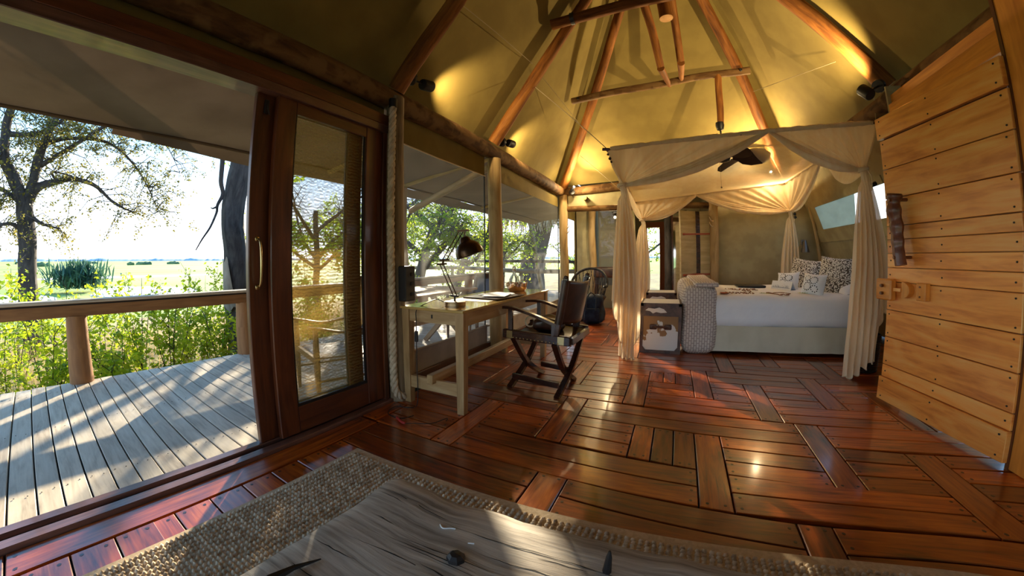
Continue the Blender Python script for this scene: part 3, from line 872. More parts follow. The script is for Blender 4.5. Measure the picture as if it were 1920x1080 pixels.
# ================================================================== RUG + COFFEE TABLE
rg = thing('jute_rug', 'looped natural jute rug with a plain woven border', 'rug', (.3, .2, .002))
def rz(x, y): return .004
RX0, RX1, RY0, RY1 = -1.555, 2.3, -1.8, 1.375
def ry1(x): return 1.385 + .012 * x
b = MB()
b.add([(RX0, RY0, .004), (RX1, RY0, .004), (RX1, ry1(RX1), .004), (RX0, ry1(RX0), .004),
       (RX0, RY0, .013), (RX1, RY0, .013), (RX1, ry1(RX1), .013), (RX0, ry1(RX0), .013)],
      [(3, 2, 1, 0), (0, 1, 5, 4), (1, 2, 6, 5), (2, 3, 7, 6), (3, 0, 4, 7), (4, 5, 6, 7)])
b.build('border', 'rug_edge', rg)
lo = MB()
Y = ry1(0) - .065
# loops: each row is a wavy raised cord running along y, near field only where it shows
vv, ff = [], []
sx, sy = .027, .020
rows = 0
x = RX0 + .035
while x < 1.95:
    yy = ry1(x) - .055
    ylim = -.25 if x < -.55 else .55
    if x > -.55: ylim = .93
    k = 0
    while yy > ylim:
        cx = x + random.uniform(-.0025, .0025); cy = yy + random.uniform(-.002, .002)
        h = .013 + random.uniform(-.003, .003)
        a = .0122; c = .0094
        o = len(vv)
        tw = random.uniform(-.4, .4)
        ca, sa = math.cos(tw), math.sin(tw)
        for (px, py, pz) in ((-a, 0, 0), (-a * .5, -c, 0), (a * .5, -c, 0), (a, 0, 0), (a * .5, c, 0), (-a * .5, c, 0), (-a * .55, 0, h), (a * .55, 0, h)):
            vv.append((cx + px * ca - py * sa, cy + px * sa + py * ca, .012 + pz))
        ff += [(o, o + 1, o + 6), (o + 1, o + 2, o + 7, o + 6), (o + 2, o + 3, o + 7), (o + 3, o + 4, o + 7), (o + 4, o + 5, o + 6, o + 7), (o + 5, o, o + 6)]
        yy -= sy
        k += 1
    x += sx
lo.add(vv, ff)
jl = lo.build('jute_loops', 'jute', rg, smooth=True, kind='stuff')
ct = thing('coffee_table', 'weathered grey driftwood coffee table with iron studs', 'table', (-.2, .1, .014))
# slab top with adzed uneven edge
def ctop():
    nx, ny = 90, 40
    x0, x1, y0, y1 = -.765, 1.0, -.75, .835
    bm = MB()
    def edge(x):
        e = .012 * noise.noise(Vector((x * 5, 1, 0))) + .006 * noise.noise(Vector((x * 17, 2, 0)))
        if -.62 < x < -.42: e -= .016 * math.sin((x + .62) / .2 * PI)
        return e
    def P(u, v):
        x = lerp(x0, x1, u); y = lerp(y0, y1, v)
        if v > .97: y += edge(x) - .035 * max(0, (x + .1)) * 1.0
        elif v > .6: y += (edge(x) - .035 * max(0, (x + .1))) * (v - .6) / .4
        if u < .02: x += .008 * noise.noise(Vector((y * 7, 3, 0)))
        z = .405 + .004 * noise.noise(Vector((x * 3, y * 9, 0))) + .002 * noise.noise(Vector((x * 5, y * 40, 0)))
        d = min(v, 1 - v) * (y1 - y0)
        if d < .03: z -= .010 * (1 - d / .03)
        d = min(u, 1 - u) * (x1 - x0)
        if d < .03: z -= .008 * (1 - d / .03)
        return Vector((x, y, z))
    bm.grid(P, nx, ny, lambda u, v: (lerp(x0, x1, u), lerp(y0, y1, v)))
    n0 = len(bm.v)
    # skirt down the rim
    rim = [(i, 0) for i in range(nx + 1)] + [(nx, j) for j in range(1, ny + 1)] + [(i, ny) for i in range(nx - 1, -1, -1)] + [(0, j) for j in range(ny - 1, 0, -1)]
    idx = [i * (ny + 1) + j for i, j in rim]
    low = []
    for k in idx:
        x, y, z = bm.v[k]
        low.append((x, y, .345))
    bm.v += low
    m = len(idx)
    for k in range(m):
        bm.f.append([idx[k], n0 + k, n0 + (k + 1) % m, idx[(k + 1) % m]]); bm.uv.append(None)
    bm.f.append([n0 + k for k in range(m)][::-1]); bm.uv.append(None)
    return bm
ctop().build('tabletop', 'driftwood', ct, smooth='auto')
crk = MB()
for k in range(46):
    x0_ = random.uniform(-.75, .5); y0_ = random.uniform(.0, .77 - .035 * max(0, x0_ + .1)); L_ = random.uniform(.06, .34)
    pp = []
    for i in range(9):
        t_ = i / 8; w_ = .0016 * math.sin(PI * t_) * random.uniform(.4, 1.3) + .0001
        xx = x0_ + L_ * t_; yy = y0_ + .03 * noise.noise(Vector((xx * 3, y0_ * 6, 1))) + .004 * noise.noise(Vector((xx * 30, k, 1)))
        zz = .405 + .004 * noise.noise(Vector((xx * 3, yy * 9, 0))) + .002 * noise.noise(Vector((xx * 5, yy * 40, 0))) + .0007
        pp.append(((xx, yy - w_, zz), (xx, yy + w_, zz)))
    for i in range(8):
        crk.add([pp[i][0], pp[i + 1][0], pp[i + 1][1], pp[i][1]], [(0, 1, 2, 3)])
crk.build('crack', 'gap', ct, kind='stuff')
for x, y in ((-.66, .70), (.9, .64), (-.66, -.62), (.9, -.62)):
    MB().rbox((x, y, .18), (.10, .10, .332), .01, 1).build('leg', 'driftwood', ct)
b = MB(); b.lathe([(.024, 0), (.022, .010), (.014, .018), (.002, .020)], (-.398, .615, .404), 7)
b.build('iron_stud', 'iron', ct)
b = MB(); b.tube([(-.672, .22, .424), (-.680, .30, .420), (-.676, .36, .415), (-.658, .425, .407)], [.016, .013, .007, .002], 6)
b.build('iron_strap', 'iron', ct)
b = MB(); b.tube([(-.066, .73, .400), (-.066, .728, .45), (-.066, .727, .468)], [.011, .007, .003], 8)
b.build('iron_spike', 'iron', ct)
b = MB(); b.tube(bez([(-.50, .70, .408), (-.485, .69, .409), (-.468, .70, .409), (-.455, .705, .409)], 4), .0022, 5)
tag(b.build('string_scrap', 'white', smooth=True), 'tiny curl of white string lying on the grey coffee table', 'string')
tag(MB().tube([(-.40, .675, .408), (-.385, .68, .409)], .002, 5).build('string_scrap', 'white'), 'tiny straight scrap of white string beside the iron stud', 'string')

# ================================================================== DESK
dk = thing('writing_desk', 'long pale limewashed timber writing desk along the mesh windows', 'desk', (-1.56, 3.04, 0))
MB().rbox((-1.56, 3.045, .752), (.56, 1.86, .02), .003, 1).build('desktop', 'desktop', dk)
lab = 0
for x, y in ((-1.32, 2.165), (-1.80, 2.165), (-1.32, 3.925), (-1.80, 3.925)):
    b = MB()
    vs = []
    for z, w in ((0, .027), (.70, .034), (.742, .034)):
        for i, j in ((-1, -1), (1, -1), (1, 1), (-1, 1)): vs.append((x + i * w, y + j * w, z))
    b.add(vs, [(3, 2, 1, 0), (8, 9, 10, 11)] + [(4 * k + i, 4 * k + (i + 1) % 4, 4 * k + 4 + (i + 1) % 4, 4 * k + 4 + i) for k in range(2) for i in range(4)])
    b.build('leg', 'desk', dk)
for args in (((-1.56, 2.155, .695), (.42, .022, .09)), ((-1.56, 3.935, .695), (.42, .022, .09)), ((-1.315, 3.045, .69), (.022, 1.70, .10)), ((-1.805, 3.045, .69), (.022, 1.70, .10))):
    a = MB().rbox(args[0], args[1], .002, 1).build('apron', 'desk', dk)
    if args[0][1] < 2.2:
        MB().box(-1.565, -1.553, 2.141, 2.145, .685, .712).build('keyhole', 'iron', a)
for y in (2.165, 3.925):
    MB().rbox((-1.56, y, .175), (.43, .035, .095), .003, 1).build('stretcher', 'desk', dk)
MB().rbox((-1.56, 3.03, .235), (.05, 1.86, .07), .004, 1).build('stretcher', 'desk', dk)
# desk lamp
LX, LY = -1.49, 2.345
lm = thing('desk_lamp', 'dark brass swing-arm desk lamp with dome shade', 'lamp', (LX, LY, .763))
MB().lathe([(.084, .0), (.084, .028), (.08, .032), (.0, .032)], (LX, LY, .763), 32, close=False).build('base', 'agedbrass', lm, smooth='auto')
b = MB(); b.tube([(LX, LY, .79), (LX, LY, .835)], .008, 10); b.bar((LX - .03, LY, .838), (LX + .03, LY, .834), .03, .014)
b.build('stem', 'iron', lm)
EB = (-1.605, 2.35, 1.085)
b = MB()
for o in (-.014, .018):
    b.tube([(LX + o, LY, .838), (EB[0] + o - .01, EB[1], EB[2] - .01)], .0042, 8)
b.build('lower_arm', 'brassdark', lm, smooth=True)
b = MB(); b.bar((EB[0] - .045, EB[1], EB[2] - .012), (EB[0] + .035, EB[1], EB[2] - .008), .022, .014)
b.bar((EB[0] - .02, EB[1], EB[2] + .02), (EB[0] + .06, EB[1], EB[2] + .022), .022, .014); b.tube([(EB[0] + .005, EB[1], EB[2] - .02), (EB[0] + .01, EB[1], EB[2] + .03)], .01, 8)
b.build('elbow_joint', 'brassdark', lm)
TP = (-1.415, 2.35, 1.318)
b = MB()
for o in (-.018, .02):
    b.tube([(EB[0] + .02 + o, EB[1], EB[2] + .022), (TP[0] + o - .02, TP[1], TP[2] - .0)], .0042, 8)
b.build('upper_arm', 'brassdark', lm, smooth=True)
b = MB(); b.bar((TP[0] - .045, TP[1], TP[2] + .004), (TP[0] + .045, TP[1], TP[2] + .008), .022, .014); b.tube([(TP[0] + .015, TP[1], TP[2]), (TP[0] + .01, TP[1], TP[2] - .045)], .006, 8)
b.build('top_joint', 'brassdark', lm)
Msh = Matrix.Rotation(R(-18), 3, 'Y') @ Matrix.Rotation(R(8), 3, 'X')
prof = [(.012, .0), (.030, -.004), (.040, -.02), (.043, -.035), (.047, -.042), (.072, -.055), (.092, -.08), (.103, -.112), (.106, -.145), (.103, -.145), (.098, -.11), (.085, -.078), (.06, -.055), (.0, -.045)]
b = MB(); b.lathe(prof, (TP[0] + .004, TP[1], TP[2] - .04), 32, Msh, close=False)
b.build('lamp_shade', 'brassdark', lm, smooth='auto')
# cord
cd = bez([(LX - .083, LY, .775), (LX - .16, 2.33, .80), (LX - .20, 2.22, .77), (LX - .195, 2.125, .74), (LX - .20, 2.125, .66), (LX - .205, 2.13, .56), (LX - .205, 2.13, .3), (LX - .20, 2.115, .02), (-1.70, 2.03, .01), (-1.80, 1.99, .01), (-1.76, 1.86, .01), (-1.63, 1.84, .012), (-1.58, 1.93, .012)], 8)
b = MB(); b.tube(cd, .0035, 6)
cb_ = b.build('lamp_cord', 'black', lm, smooth=True)
MB().rbox((LX - .203, 2.128, .54), (.028, .02, .085), .008, 2).build('cord_switch', 'black', cb_)
b = MB(); b.tube(bez([(-1.66, 1.84, .012), (-1.58, 1.80, .012), (-1.55, 1.80, .012)], 5), .009, 8)
plug = b.build('wire_connector', 'red', smooth=True); tag(plug, 'small red wire connector lying on the floor under the desk', 'connector')
b = MB(); b.tube(bez([(-1.55, 1.80, .01), (-1.49, 1.84, .01), (-1.40, 1.90, .01), (-1.36, 2.02, .01), (-1.34, 1.98, .01)], 8), .003, 6)
tag(b.build('loose_cable', 'black', smooth=True), 'thin black loose cable end on the floor in front of the desk', 'cable')
# things on the desk
ft = thing('document_folder', 'dark leather folder holding loose papers on the desk', 'folder', (-1.50, 3.0, .764))
b = MB(); b.rbox((0, 0, 0), (.36, .50, .012), .004, 1, Matrix.Rotation(R(-6), 3, 'Z'))
b.v = [(x - 1.49, y + 3.03, z + .770) for x, y, z in b.v]
b.build('cover', 'leather', ft)
for i, (dx, dy, a) in enumerate(((.02, .05, 4), (-.03, .10, -10), (.03, -.02, 12))):
    b = MB(); b.rbox((0, 0, 0), (.21, .30, .002), .0005, 1, Matrix.Rotation(R(a), 3, 'Z'))
    b.v = [(x - 1.49 + dx, y + 3.03 + dy, z + .778 + .003 * i + .01 * abs(x)) for x, y, z in b.v]
    b.build('paper', 'paper', ft)
tag(MB().rbox((-1.54, 2.74, .7632), (.36, .22, .0024), .001, 1).build('place_mat', 'cream'), 'pale flat woven mat between the lamp and the folder on the desk', 'mat')
bw = thing('copper_bowl', 'polished oval copper bowl with ring handles at the far end of the desk', 'bowl', (-1.54, 3.68, .763))
Mo = Matrix.Diagonal((.75, 1.25, 1))
MB().lathe([(.0, .0), (.10, .0), (.122, .02), (.128, .05), (.13, .085), (.126, .085), (.12, .05), (.10, .012), (.0, .010)], (-1.54, 3.68, .763), 32, Mo, close=False).build('body', 'copper', bw, smooth='auto')
for s_ in (-1, 1):
    b = MB(); pts = [(-1.54 + .05 * math.cos(a), 3.68 + s_ * (.163 + .015), .84 + .03 * math.sin(a)) for a in np.linspace(-.6, PI + .6, 12)]
    b.tube(pts, .005, 6); b.build('ring_handle', 'brass', bw, smooth=True)
def glassware(name, label, x, y, prof):
    g = thing(name, label, 'glassware', (x, y, .778))
    MB().lathe(prof, (x, y, .778), 24, close=False).build('glass_body', 'glass', g, smooth='auto')
    return g
g = glassware('decanter', 'ribbed clear glass decanter with round stopper standing in the copper bowl', -1.54, 3.60, [(0, 0), (.052, 0), (.056, .04), (.054, .11), (.035, .15), (.018, .17), (.016, .20), (.024, .21), (.02, .215), (.012, .20), (.014, .17), (.03, .146), (.049, .11), (.05, .04), (.045, .006), (0, .006)])
b = MB(); b.ball((-1.54, 3.60, 1.012), .020, 12); b.build('stopper', 'glass', g, smooth=True)
glassware('tumbler', 'slim clear glass standing upright in the copper bowl', -1.53, 3.76, [(0, 0), (.028, 0), (.033, .14), (.031, .14), (.026, .006), (0, .006)])
tag(MB().rbox((-1.515, 3.66, .785), (.05, .06, .018), .004, 1).build('matchbox', 'red'), 'little red box lying in the copper bowl', 'box')

# switch box on the first post
sx_ = thing('switch_box', 'black wall box with small switches on the weathered post', 'switch', (-1.83, 2.16, .93))
MB().rbox((-1.80, 2.155, .93), (.075, .12, .265), .008, 1).build('case', 'black', sx_)
for z in (.85, .93, 1.0):
    MB().rbox((-1.760, 2.17, z), (.008, .03, .03), .002, 1).build('switch', 'blackgloss', sx_)
# rope
def rope_mesh(path, r, strands=3, pitch=.16, sr=None):
    b = MB()
    sr = sr or r * .60
    pts = [Vector(p) for p in path]
    L = [0]
    for i in range(1, len(pts)): L.append(L[-1] + (pts[i] - pts[i - 1]).length)
    for s_ in range(strands):
        out = []
        ref = None
        for i, p in enumerate(pts):
            d = (pts[min(i + 1, len(pts) - 1)] - pts[max(i - 1, 0)]).normalized()
            if ref is None: ref = d.orthogonal().normalized()
            ref = (ref - d * ref.dot(d)).normalized()
            q = d.cross(ref)
            a = 2 * PI * (L[i] / pitch + s_ / strands)
            out.append(p + (ref * math.cos(a) + q * math.sin(a)) * r * .62)
        b.tube(out, sr, 8)
    return b
rp_ = thing('thick_rope', 'thick twisted natural rope hanging down the post beside the sliding door', 'rope', (-1.86, 2.06, .06))
path = bez([(-1.87, 2.052, 2.36), (-1.87, 2.055, 1.9), (-1.865, 2.05, 1.3), (-1.86, 2.055, .7), (-1.86, 2.05, .25), (-1.855, 2.06, .10), (-1.84, 2.12, .045), (-1.84, 2.20, .05), (-1.87, 2.25, .07)], 22)
rope_mesh(path, .026, pitch=.15).build('rope_strands', 'rope', rp_, smooth=True)
MB().lathe([(.034, -.035), (.034, .035)], (-1.87, 2.052, 2.33), 14).build('binding', 'black', rp_)
path = [(-1.94 + .105 * math.cos(a), 4.0 + .105 * math.sin(a), .022) for a in np.linspace(0, 2 * PI, 40)]
tag(rope_mesh(path, .016, pitch=.08).build('rope_coil', 'rope', smooth=True), 'rope wound round the foot of the post between the windows', 'rope')

# ================================================================== CAMPAIGN CHAIR at the desk
cc = thing('folding_chair', 'dark folding campaign chair with leather back and brass-studded rails at the desk', 'chair', (-1.0, 3.04, 0))
NF, NB, FF, FB = Vector((-1.30, 2.815, .485)), Vector((-.70, 2.745, .475)), Vector((-1.26, 3.35, .485)), Vector((-.68, 3.275, .475))
for a, c, lb_ in ((NF, NB, 'near'), (FF, FB, 'far')):
    rl = MB(); rl.bar(a, c, .045, .075); r_ = rl.build('seat_rail', 'darkwood', cc)
    md = r_.modifiers.new('b', 'BEVEL'); md.width = .008; md.segments = 2
    sn = -1 if a is NF else 1
    for t_ in (.07, .83):
        p = a.lerp(c, t_)
        q = a.lerp(c, t_ + .09)
        MB().bar(p, q, .049, .062).build('brass_plate', 'brass', r_)
    st_ = MB()
    for k in range(13):
        p = a.lerp(c, .17 + k * .055)
        st_.ball(p + Vector((0, sn * .024, -.022)), .007, 8)
    st_.build('stud', 'brass', r_, smooth=True)
def arcleg(top, foot, bow, name='leg'):
    b = MB()
    top = Vector(top); foot = Vector(foot)
    mid = (top + foot) / 2 + Vector((bow[0], bow[1], bow[2]))
    pts = bez([top, mid, foot], 7)
    for p, q in zip(pts[:-1], pts[1:]):
        b.bar(p, q + (q - p) * .08, .036, .046, up=(1, 0, 0))
    return b.build(name, 'darkwood', cc)
# front pair
arcleg(NF + Vector((.09, .0, -.03)), (-1.13, 3.355, .0), (0, -.05, -.035))
arcleg(FF + Vector((.11, 0, -.03)), (-1.25, 2.838, .0), (0, .05, -.035))
# rear pair
arcleg(NB + Vector((-.13, .0, -.03)), (-.79, 3.26, .0), (0, -.05, -.035))
arcleg(FB + Vector((-.05, 0, -.03)), (-.80, 2.745, .0), (0, .05, -.035))
for a, c in (((-1.235, 2.87, .10), (-.80, 2.775, .10)), ((-1.13, 3.32, .10), (-.79, 3.225, .10))):
    MB().bar(a, c, .022, .045).build('stretcher', 'darkwood', cc)
MB().grid(lambda u, v: NF.lerp(NB, .03 + .94 * u).lerp(FF.lerp(FB, .03 + .94 * u), v) + Vector((0, 0, .030 - .06 * math.sin(PI * v))), 6, 10).build('seat', 'leather', cc, smooth=True, solid=.006)
# back posts and sling
BN0, BN1 = Vector((-.83, 2.755, .45)), Vector((-.745, 2.75, .965))
BF0, BF1 = Vector((-.79, 3.27, .45)), Vector((-.69, 3.275, .965))
for a, c in ((BN0, BN1), (BF0, BF1)):
    b = MB(); b.bar(a, c, .030, .042, up=(1, 0, 0)); pst = b.build('back_post', 'darkwood', cc)
    md = pst.modifiers.new('b', 'BEVEL'); md.width = .006; md.segments = 2
    MB().ball(c + Vector((0, 0, .004)), .02, 10, (1, 1, .7)).build('finial', 'darkwood', pst, smooth=True)
def backP(u, v):
    a = BN0.lerp(BN1, .30 + .66 * v); c = BF0.lerp(BF1, .30 + .66 * v)
    p = a.lerp(c, u)
    return p + Vector((.055 * math.sin(PI * u) + .02, 0, -.02 * math.sin(PI * u)))
MB().grid(backP, 18, 10).build('backrest', 'leather', cc, smooth=True, solid=.006)
for k, (a, c) in enumerate(((BN0, BN1), (BF0, BF1))):
    MB().tube([a.lerp(c, .30), a.lerp(c, .96)], .031, 12).build('backrest_sleeve', 'leather', cc, smooth='auto')
# arms
def arm(pts, hw):
    b = MB()
    pts = bez(pts, 6)
    for p, q in zip(pts[:-1], pts[1:]): b.bar(p, q + (q - p) * .05, .045, .022)
    return b.build('armrest', 'darkwood', cc)
arm([(-1.36, 2.82, .700), (-1.22, 2.80, .705), (-1.03, 2.77, .665), (-.82, 2.755, .595)], 0)
arm([(-1.31, 3.35, .700), (-1.15, 3.33, .705), (-.98, 3.30, .665), (-.78, 3.28, .595)], 0)
for x, y in ((-1.235, 2.812), (-1.17, 3.342)):
    MB().bar((x, y, .50), (x, y, .695), .026, .036, up=(1, 0, 0)).build('arm_post', 'darkwood', cc)
for a in ((-.84, 2.755), (-.80, 3.275)):
    MB().bar((a[0], a[1], .49), (a[0], a[1], .60), .03, .036, up=(1, 0, 0)).build('arm_post', 'darkwood', cc)
MB().bar((-.70, 2.76, .47), (-.68, 3.26, .47), .03, .05).build('rear_rail', 'darkwood', cc)

# ================================================================== BED
def puff(c, size, r, n, amp=0.0, fr=3.0, seed=0, shape=None):
    """rounded box as a fine grid, pushed in and out a little like stuffed cloth"""
    b = MB()
    h = Vector(size) / 2
    c = Vector(c)
    def place(p):
        q = Vector((max(-h.x + r, min(h.x - r, p.x * h.x)), max(-h.y + r, min(h.y - r, p.y * h.y)), max(-h.z + r, min(h.z - r, p.z * h.z))))
        d = Vector((p.x * h.x, p.y * h.y, p.z * h.z)) - q
        d = d.normalized() if d.length > 1e-9 else Vector((0, 0, 1))
        o = q + d * r
        w = o + c
        if amp: o += d * amp * noise.noise(w * fr + Vector((seed, 0, 0)))
        if shape: o = shape(o, d)
        return o + c
    for ax in range(3):
        for s_ in (-1, 1):
            def P(u, v):
                a, e = 2 * u - 1, 2 * v - 1
                if ax == 0: return place(Vector((s_, a * s_, e)))
                if ax == 1: return place(Vector((-a * s_, s_, e)))
                return place(Vector((a * s_, e, s_)))
            b.grid(P, n, n)
    return b
bed = thing('bed', 'large white bed with cream valance skirt under the draped canopy', 'bed', (1.33, 5.54, 0))
def skirt_ring():
    b = MB()
    x0, x1, y0, y1 = .34, 2.36, 4.585, 6.5
    per = [(x0, y1), (x0, y0), (x1, y0), (x1, y1)]
    L = [0]
    for p, q in zip(per[:-1], per[1:]): L.append(L[-1] + math.dist(p, q))
    def P(u, v):
        s_ = u * L[-1]
        for i in range(3):
            if s_ <= L[i + 1] + 1e-9: break
        t_ = (s_ - L[i]) / (L[i + 1] - L[i])
        x, y = lerp(per[i][0], per[i + 1][0], t_), lerp(per[i][1], per[i + 1][1], t_)
        nx, ny = ((-1, 0), (0, -1), (1, 0))[i]
        o = (.012 * noise.noise(Vector((s_ * 5, v * 1.2, 0))) + .010 * noise.noise(Vector((s_ * 14, v, 3)))) * (1 - v) + .012 * (1 - v)
        z = .045 + .29 * v + .012 * noise.noise(Vector((s_ * 2.2, 0, 9))) * (1 - v)
        return Vector((x + nx * o, y + ny * o, z))
    b.grid(P, 200, 6)
    return b
skirt_ring().build('valance_skirt', 'skirt', bed, smooth=True)
MB().box(.42, 2.34, 4.66, 6.45, .12, .34).build('bed_base', 'darkwood', bed)
for x in (.5, 1.4, 2.25):
    for y in (4.75, 6.3): MB().lathe([(.03, 0), (.035, .13)], (x, y, 0), 10).build('bed_foot', 'darkwood', bed)
puff((1.34, 5.54, .485), (2.05, 1.95, .37), .12, 34, amp=.02, fr=3.2, seed=3).build('duvet', 'duvet', bed, smooth=True)
def bshape(o, d):
    if d.y < -.5 or d.y > .5:
        s_ = -1 if d.y < 0 else 1
        o.y += s_ * .012 * math.sin(o.x * 60) * max(0, -o.z + .1)
    return o
bl_ = puff((.375, 5.52, .40), (.41, 2.06, .79), .12, 30, amp=.022, fr=4, seed=8, shape=bshape).build('blanket', 'woven', smooth=True)
bt = thing('woven_blanket', 'thick grey and cream woven blanket folded over the foot of the bed', 'blanket', (.37, 5.5, .01))
bl_['_w'] = (0, 0, 0); bl_.parent = bt; bl_.matrix_parent_inverse = Matrix.Translation(bt.location).inverted()
puff((.45, 5.5, .80), (.28, 1.98, .06), .03, 16, amp=.012, fr=6, seed=2).build('folded_edge', 'woven', bt, smooth=True)
def pillow(name, label, c, w, h, t, n, up, mat, group=None):
    """n: facing direction, up: upward edge direction"""
    n = Vector(n).normalized(); up = Vector(up); up = (up - n * up.dot(n)).normalized(); s_ = up.cross(n)
    b = MB(); c = Vector(c)
    for sg in (-1, 1):
        def P(u, v):
            a, e = 2 * u - 1, 2 * v - 1
            th = t / 2 * (max(0, 1 - a ** 2) ** .45) * (max(0, 1 - e ** 2) ** .45)
            x = a * w / 2 * (1 - .09 * (1 - e * e)); y = e * h / 2 * (1 - .09 * (1 - a * a))
            th += .006 * noise.noise(Vector((a * 3, e * 3, t * 10)))
            return c + s_ * (x * sg) + up * y + n * (th * sg)
        b.grid(P, 18, 18)
    return tag(b.build(name, mat, smooth=True), label, 'pillow', group)
def dotted(o, c, w, h, t, n, up, rings):
    n = Vector(n).normalized(); up = Vector(up); up = (up - n * up.dot(n)).normalized(); s_ = up.cross(n); c = Vector(c)
    b = MB()
    for (cx, cy, r, m) in rings:
        for k in range(m):
            a_ = 2 * PI * k / m
            a, e = cx + r * math.cos(a_), cy + r * math.sin(a_)
            if abs(a) > .9 or abs(e) > .9: continue
            th = t / 2 * ((1 - a ** 2) ** .45) * ((1 - e ** 2) ** .45)
            b.ball(c + s_ * (a * w / 2 * (1 - .09 * (1 - e * e))) + up * (e * h / 2 * (1 - .09 * (1 - a * a))) + n * (th - .002), .0075, 6)
    b.v = [tuple(np.array(v)) for v in b.v]
    q = b.build('stitched_dot', 'iron', None)
    q.parent = o; q['kind'] = 'stuff'
nA = (-.75, -.60, .28)
pillow('pillow', 'large square pillow in brown and white animal print at the far side of the bed', (2.02, 6.02, .85), .50, .46, .20, nA, (0.2, 0, 1), 'animalprint')
pillow('pillow', 'large square pillow in brown and white animal print, nearest to the front curtain', (2.12, 5.12, .86), .50, .50, .20, (-.70, -.62, .30), (0.1, 0, 1), 'animalprint')
pillow('pillow', 'plump plain white pillow showing between the two animal print pillows', (2.30, 5.62, .83), .60, .40, .20, (-.95, -.2, .25), (0, 0, 1), 'duvet')
pillow('pillow', 'plain white pillow lying flat behind the front animal print pillow', (2.28, 5.05, .735), .42, .60, .16, (-.3, 0, 1), (0, 1, 0), 'duvet')
n1 = (-.72, -.66, .30)
c1, c2 = (1.70, 5.72, .765), (1.79, 4.97, .77)
p1 = pillow('pillow', 'small white cushion with stitched rings of dots, behind the white card', c1, .34, .27, .15, n1, (0, .1, 1), 'white')
p2 = pillow('pillow', 'small white cushion with stitched rings of dots, sunlit, in front of the pillows', c2, .30, .28, .18, n1, (.1, 0, 1), 'white')
for p, c, w, h, t in ((p1, c1, .34, .27, .15), (p2, c2, .30, .28, .18)):
    dotted(p, c, w, h, t, n1, (0, 0, 1), [(.25, .3, .32, 12), (-.3, -.25, .34, 12), (.35, -.45, .28, 9), (-.35, .5, .25, 8)])
# tent card with a small drawing
cdp = thing('tent_card', 'white folded tent card with a small blue drawing standing on the bed', 'card', (1.52, 5.47, .67))
A0, A1 = Vector((1.44, 5.64, .672)), Vector((1.61, 5.30, .672))
up_ = Vector((.03, .02, .115)); bk = Vector((.09, .057, 0))
MB().add([A0, A1, A1 + up_, A0 + up_], [(0, 1, 2, 3)]).build('front_panel', 'white', cdp, solid=.002)
MB().add([A0 + bk, A1 + bk, A1 + up_, A0 + up_], [(0, 1, 2, 3)]).build('back_panel', 'white', cdp, solid=.002)
b = MB()
plain('ink', (.12, .17, .30), .8)
nrm = -(A1 - A0).cross(up_).normalized()
if nrm.y > 0: nrm = -nrm
def cardpt(u, v): return A0.lerp(A1, u) + up_ * v + nrm * .003
rr = random.Random(5)
for k in range(60):
    u = rr.uniform(.1, .88); v = .26 + abs(rr.gauss(0, .14))
    b.tube([cardpt(u, v), cardpt(u + rr.uniform(-.02, .04), v + rr.uniform(0, .1))], .0009, 4, cap=False)
for v in (.25, .28): b.tube([cardpt(.07, v), cardpt(.93, v)], .0012, 4, cap=False)
b.build('drawing', 'ink', cdp)
# black tray / low bowl
tr = MB()
for (x, y, w, l) in ((1.22, 5.98, .40, .34),):
    tr.rbox((x, y, .688), (w, l, .028), .012, 2)
tag(tr.build('tray', 'black', smooth='auto'), 'flat dark tray lying on the white bed near the far edge', 'tray')
tag(MB().rbox((.70, 4.93, .678), (.09, .14, .006), .002, 1).build('note_card', 'strap'), 'small brown card lying on the bed beside the blanket fold', 'card')
# welcome message laid out in seeds
FONT = {'W': ["10001", "10001", "10101", "10101", "01010"], 'E': ["1111", "1000", "1110", "1000", "1111"], 'L': ["1000", "1000", "1000", "1000", "1111"], 'C': ["0111", "1000", "1000", "1000", "0111"],
        'O': ["0110", "1001", "1001", "1001", "0110"], 'M': ["10001", "11011", "10101", "10001", "10001"], 'T': ["11111", "00100", "00100", "00100", "00100"], 'B': ["1110", "1001", "1110", "1001", "1110"]}
def word(txt, o, dx, dy, label):
    b = MB(); o = Vector(o); dx = Vector(dx); dy = Vector(dy)
    x = 0
    for ch in txt:
        g = FONT[ch]
        for r_, row in enumerate(g):
            for c_, bit in enumerate(row):
                if bit == '1':
                    p = o + dx * (x + c_) - dy * r_
                    p.z += .0
                    b.ball(p, .0068, 6, (1, 1.5, .7))
        x += len(g[0]) + 1
    tag(b.build('seed_word', 'seed', smooth=True, kind='stuff'), label, 'seeds')
ux = Vector((.0112, -.0006, 0)); uy = Vector((0, .046, 0))
BZ = .680
word('WELCOME', (.80, 5.55, BZ), ux, uy, 'word WELCOME laid out in brown seeds on the white bed')
word('TO', (.98, 5.28, BZ), ux * .9, uy * .8, 'word TO laid out in brown seeds on the white bed')
word('MOMBO', (.73, 5.03, BZ), ux * 1.12, uy * 1.05, 'word MOMBO laid out in brown seeds on the white bed')
b = MB()
out = [(0, 0), (.05, .02), (.09, .03), (.16, .035), (.20, .02), (.26, -.01), (.22, -.035), (.17, -.05), (.17, -.08), (.13, -.08), (.12, -.05), (.08, -.055), (.07, -.085), (.04, -.08), (.04, -.045), (.0, -.03), (-.04, .0), (-.06, .03), (-.02, .035), (0, 0)]
for p, q in zip(out[:-1], out[1:]):
    for k in range(4):
        t_ = k / 4
        b.ball((1.27 + lerp(p[0], q[0], t_) * .8, 4.90 + lerp(p[1], q[1], t_) * 2.6, BZ), .0075, 6, (1, 1.3, .7))
tag(b.build('seed_figure', 'seed', smooth=True, kind='stuff'), 'animal outline laid out in brown seeds on the white bed', 'seeds')
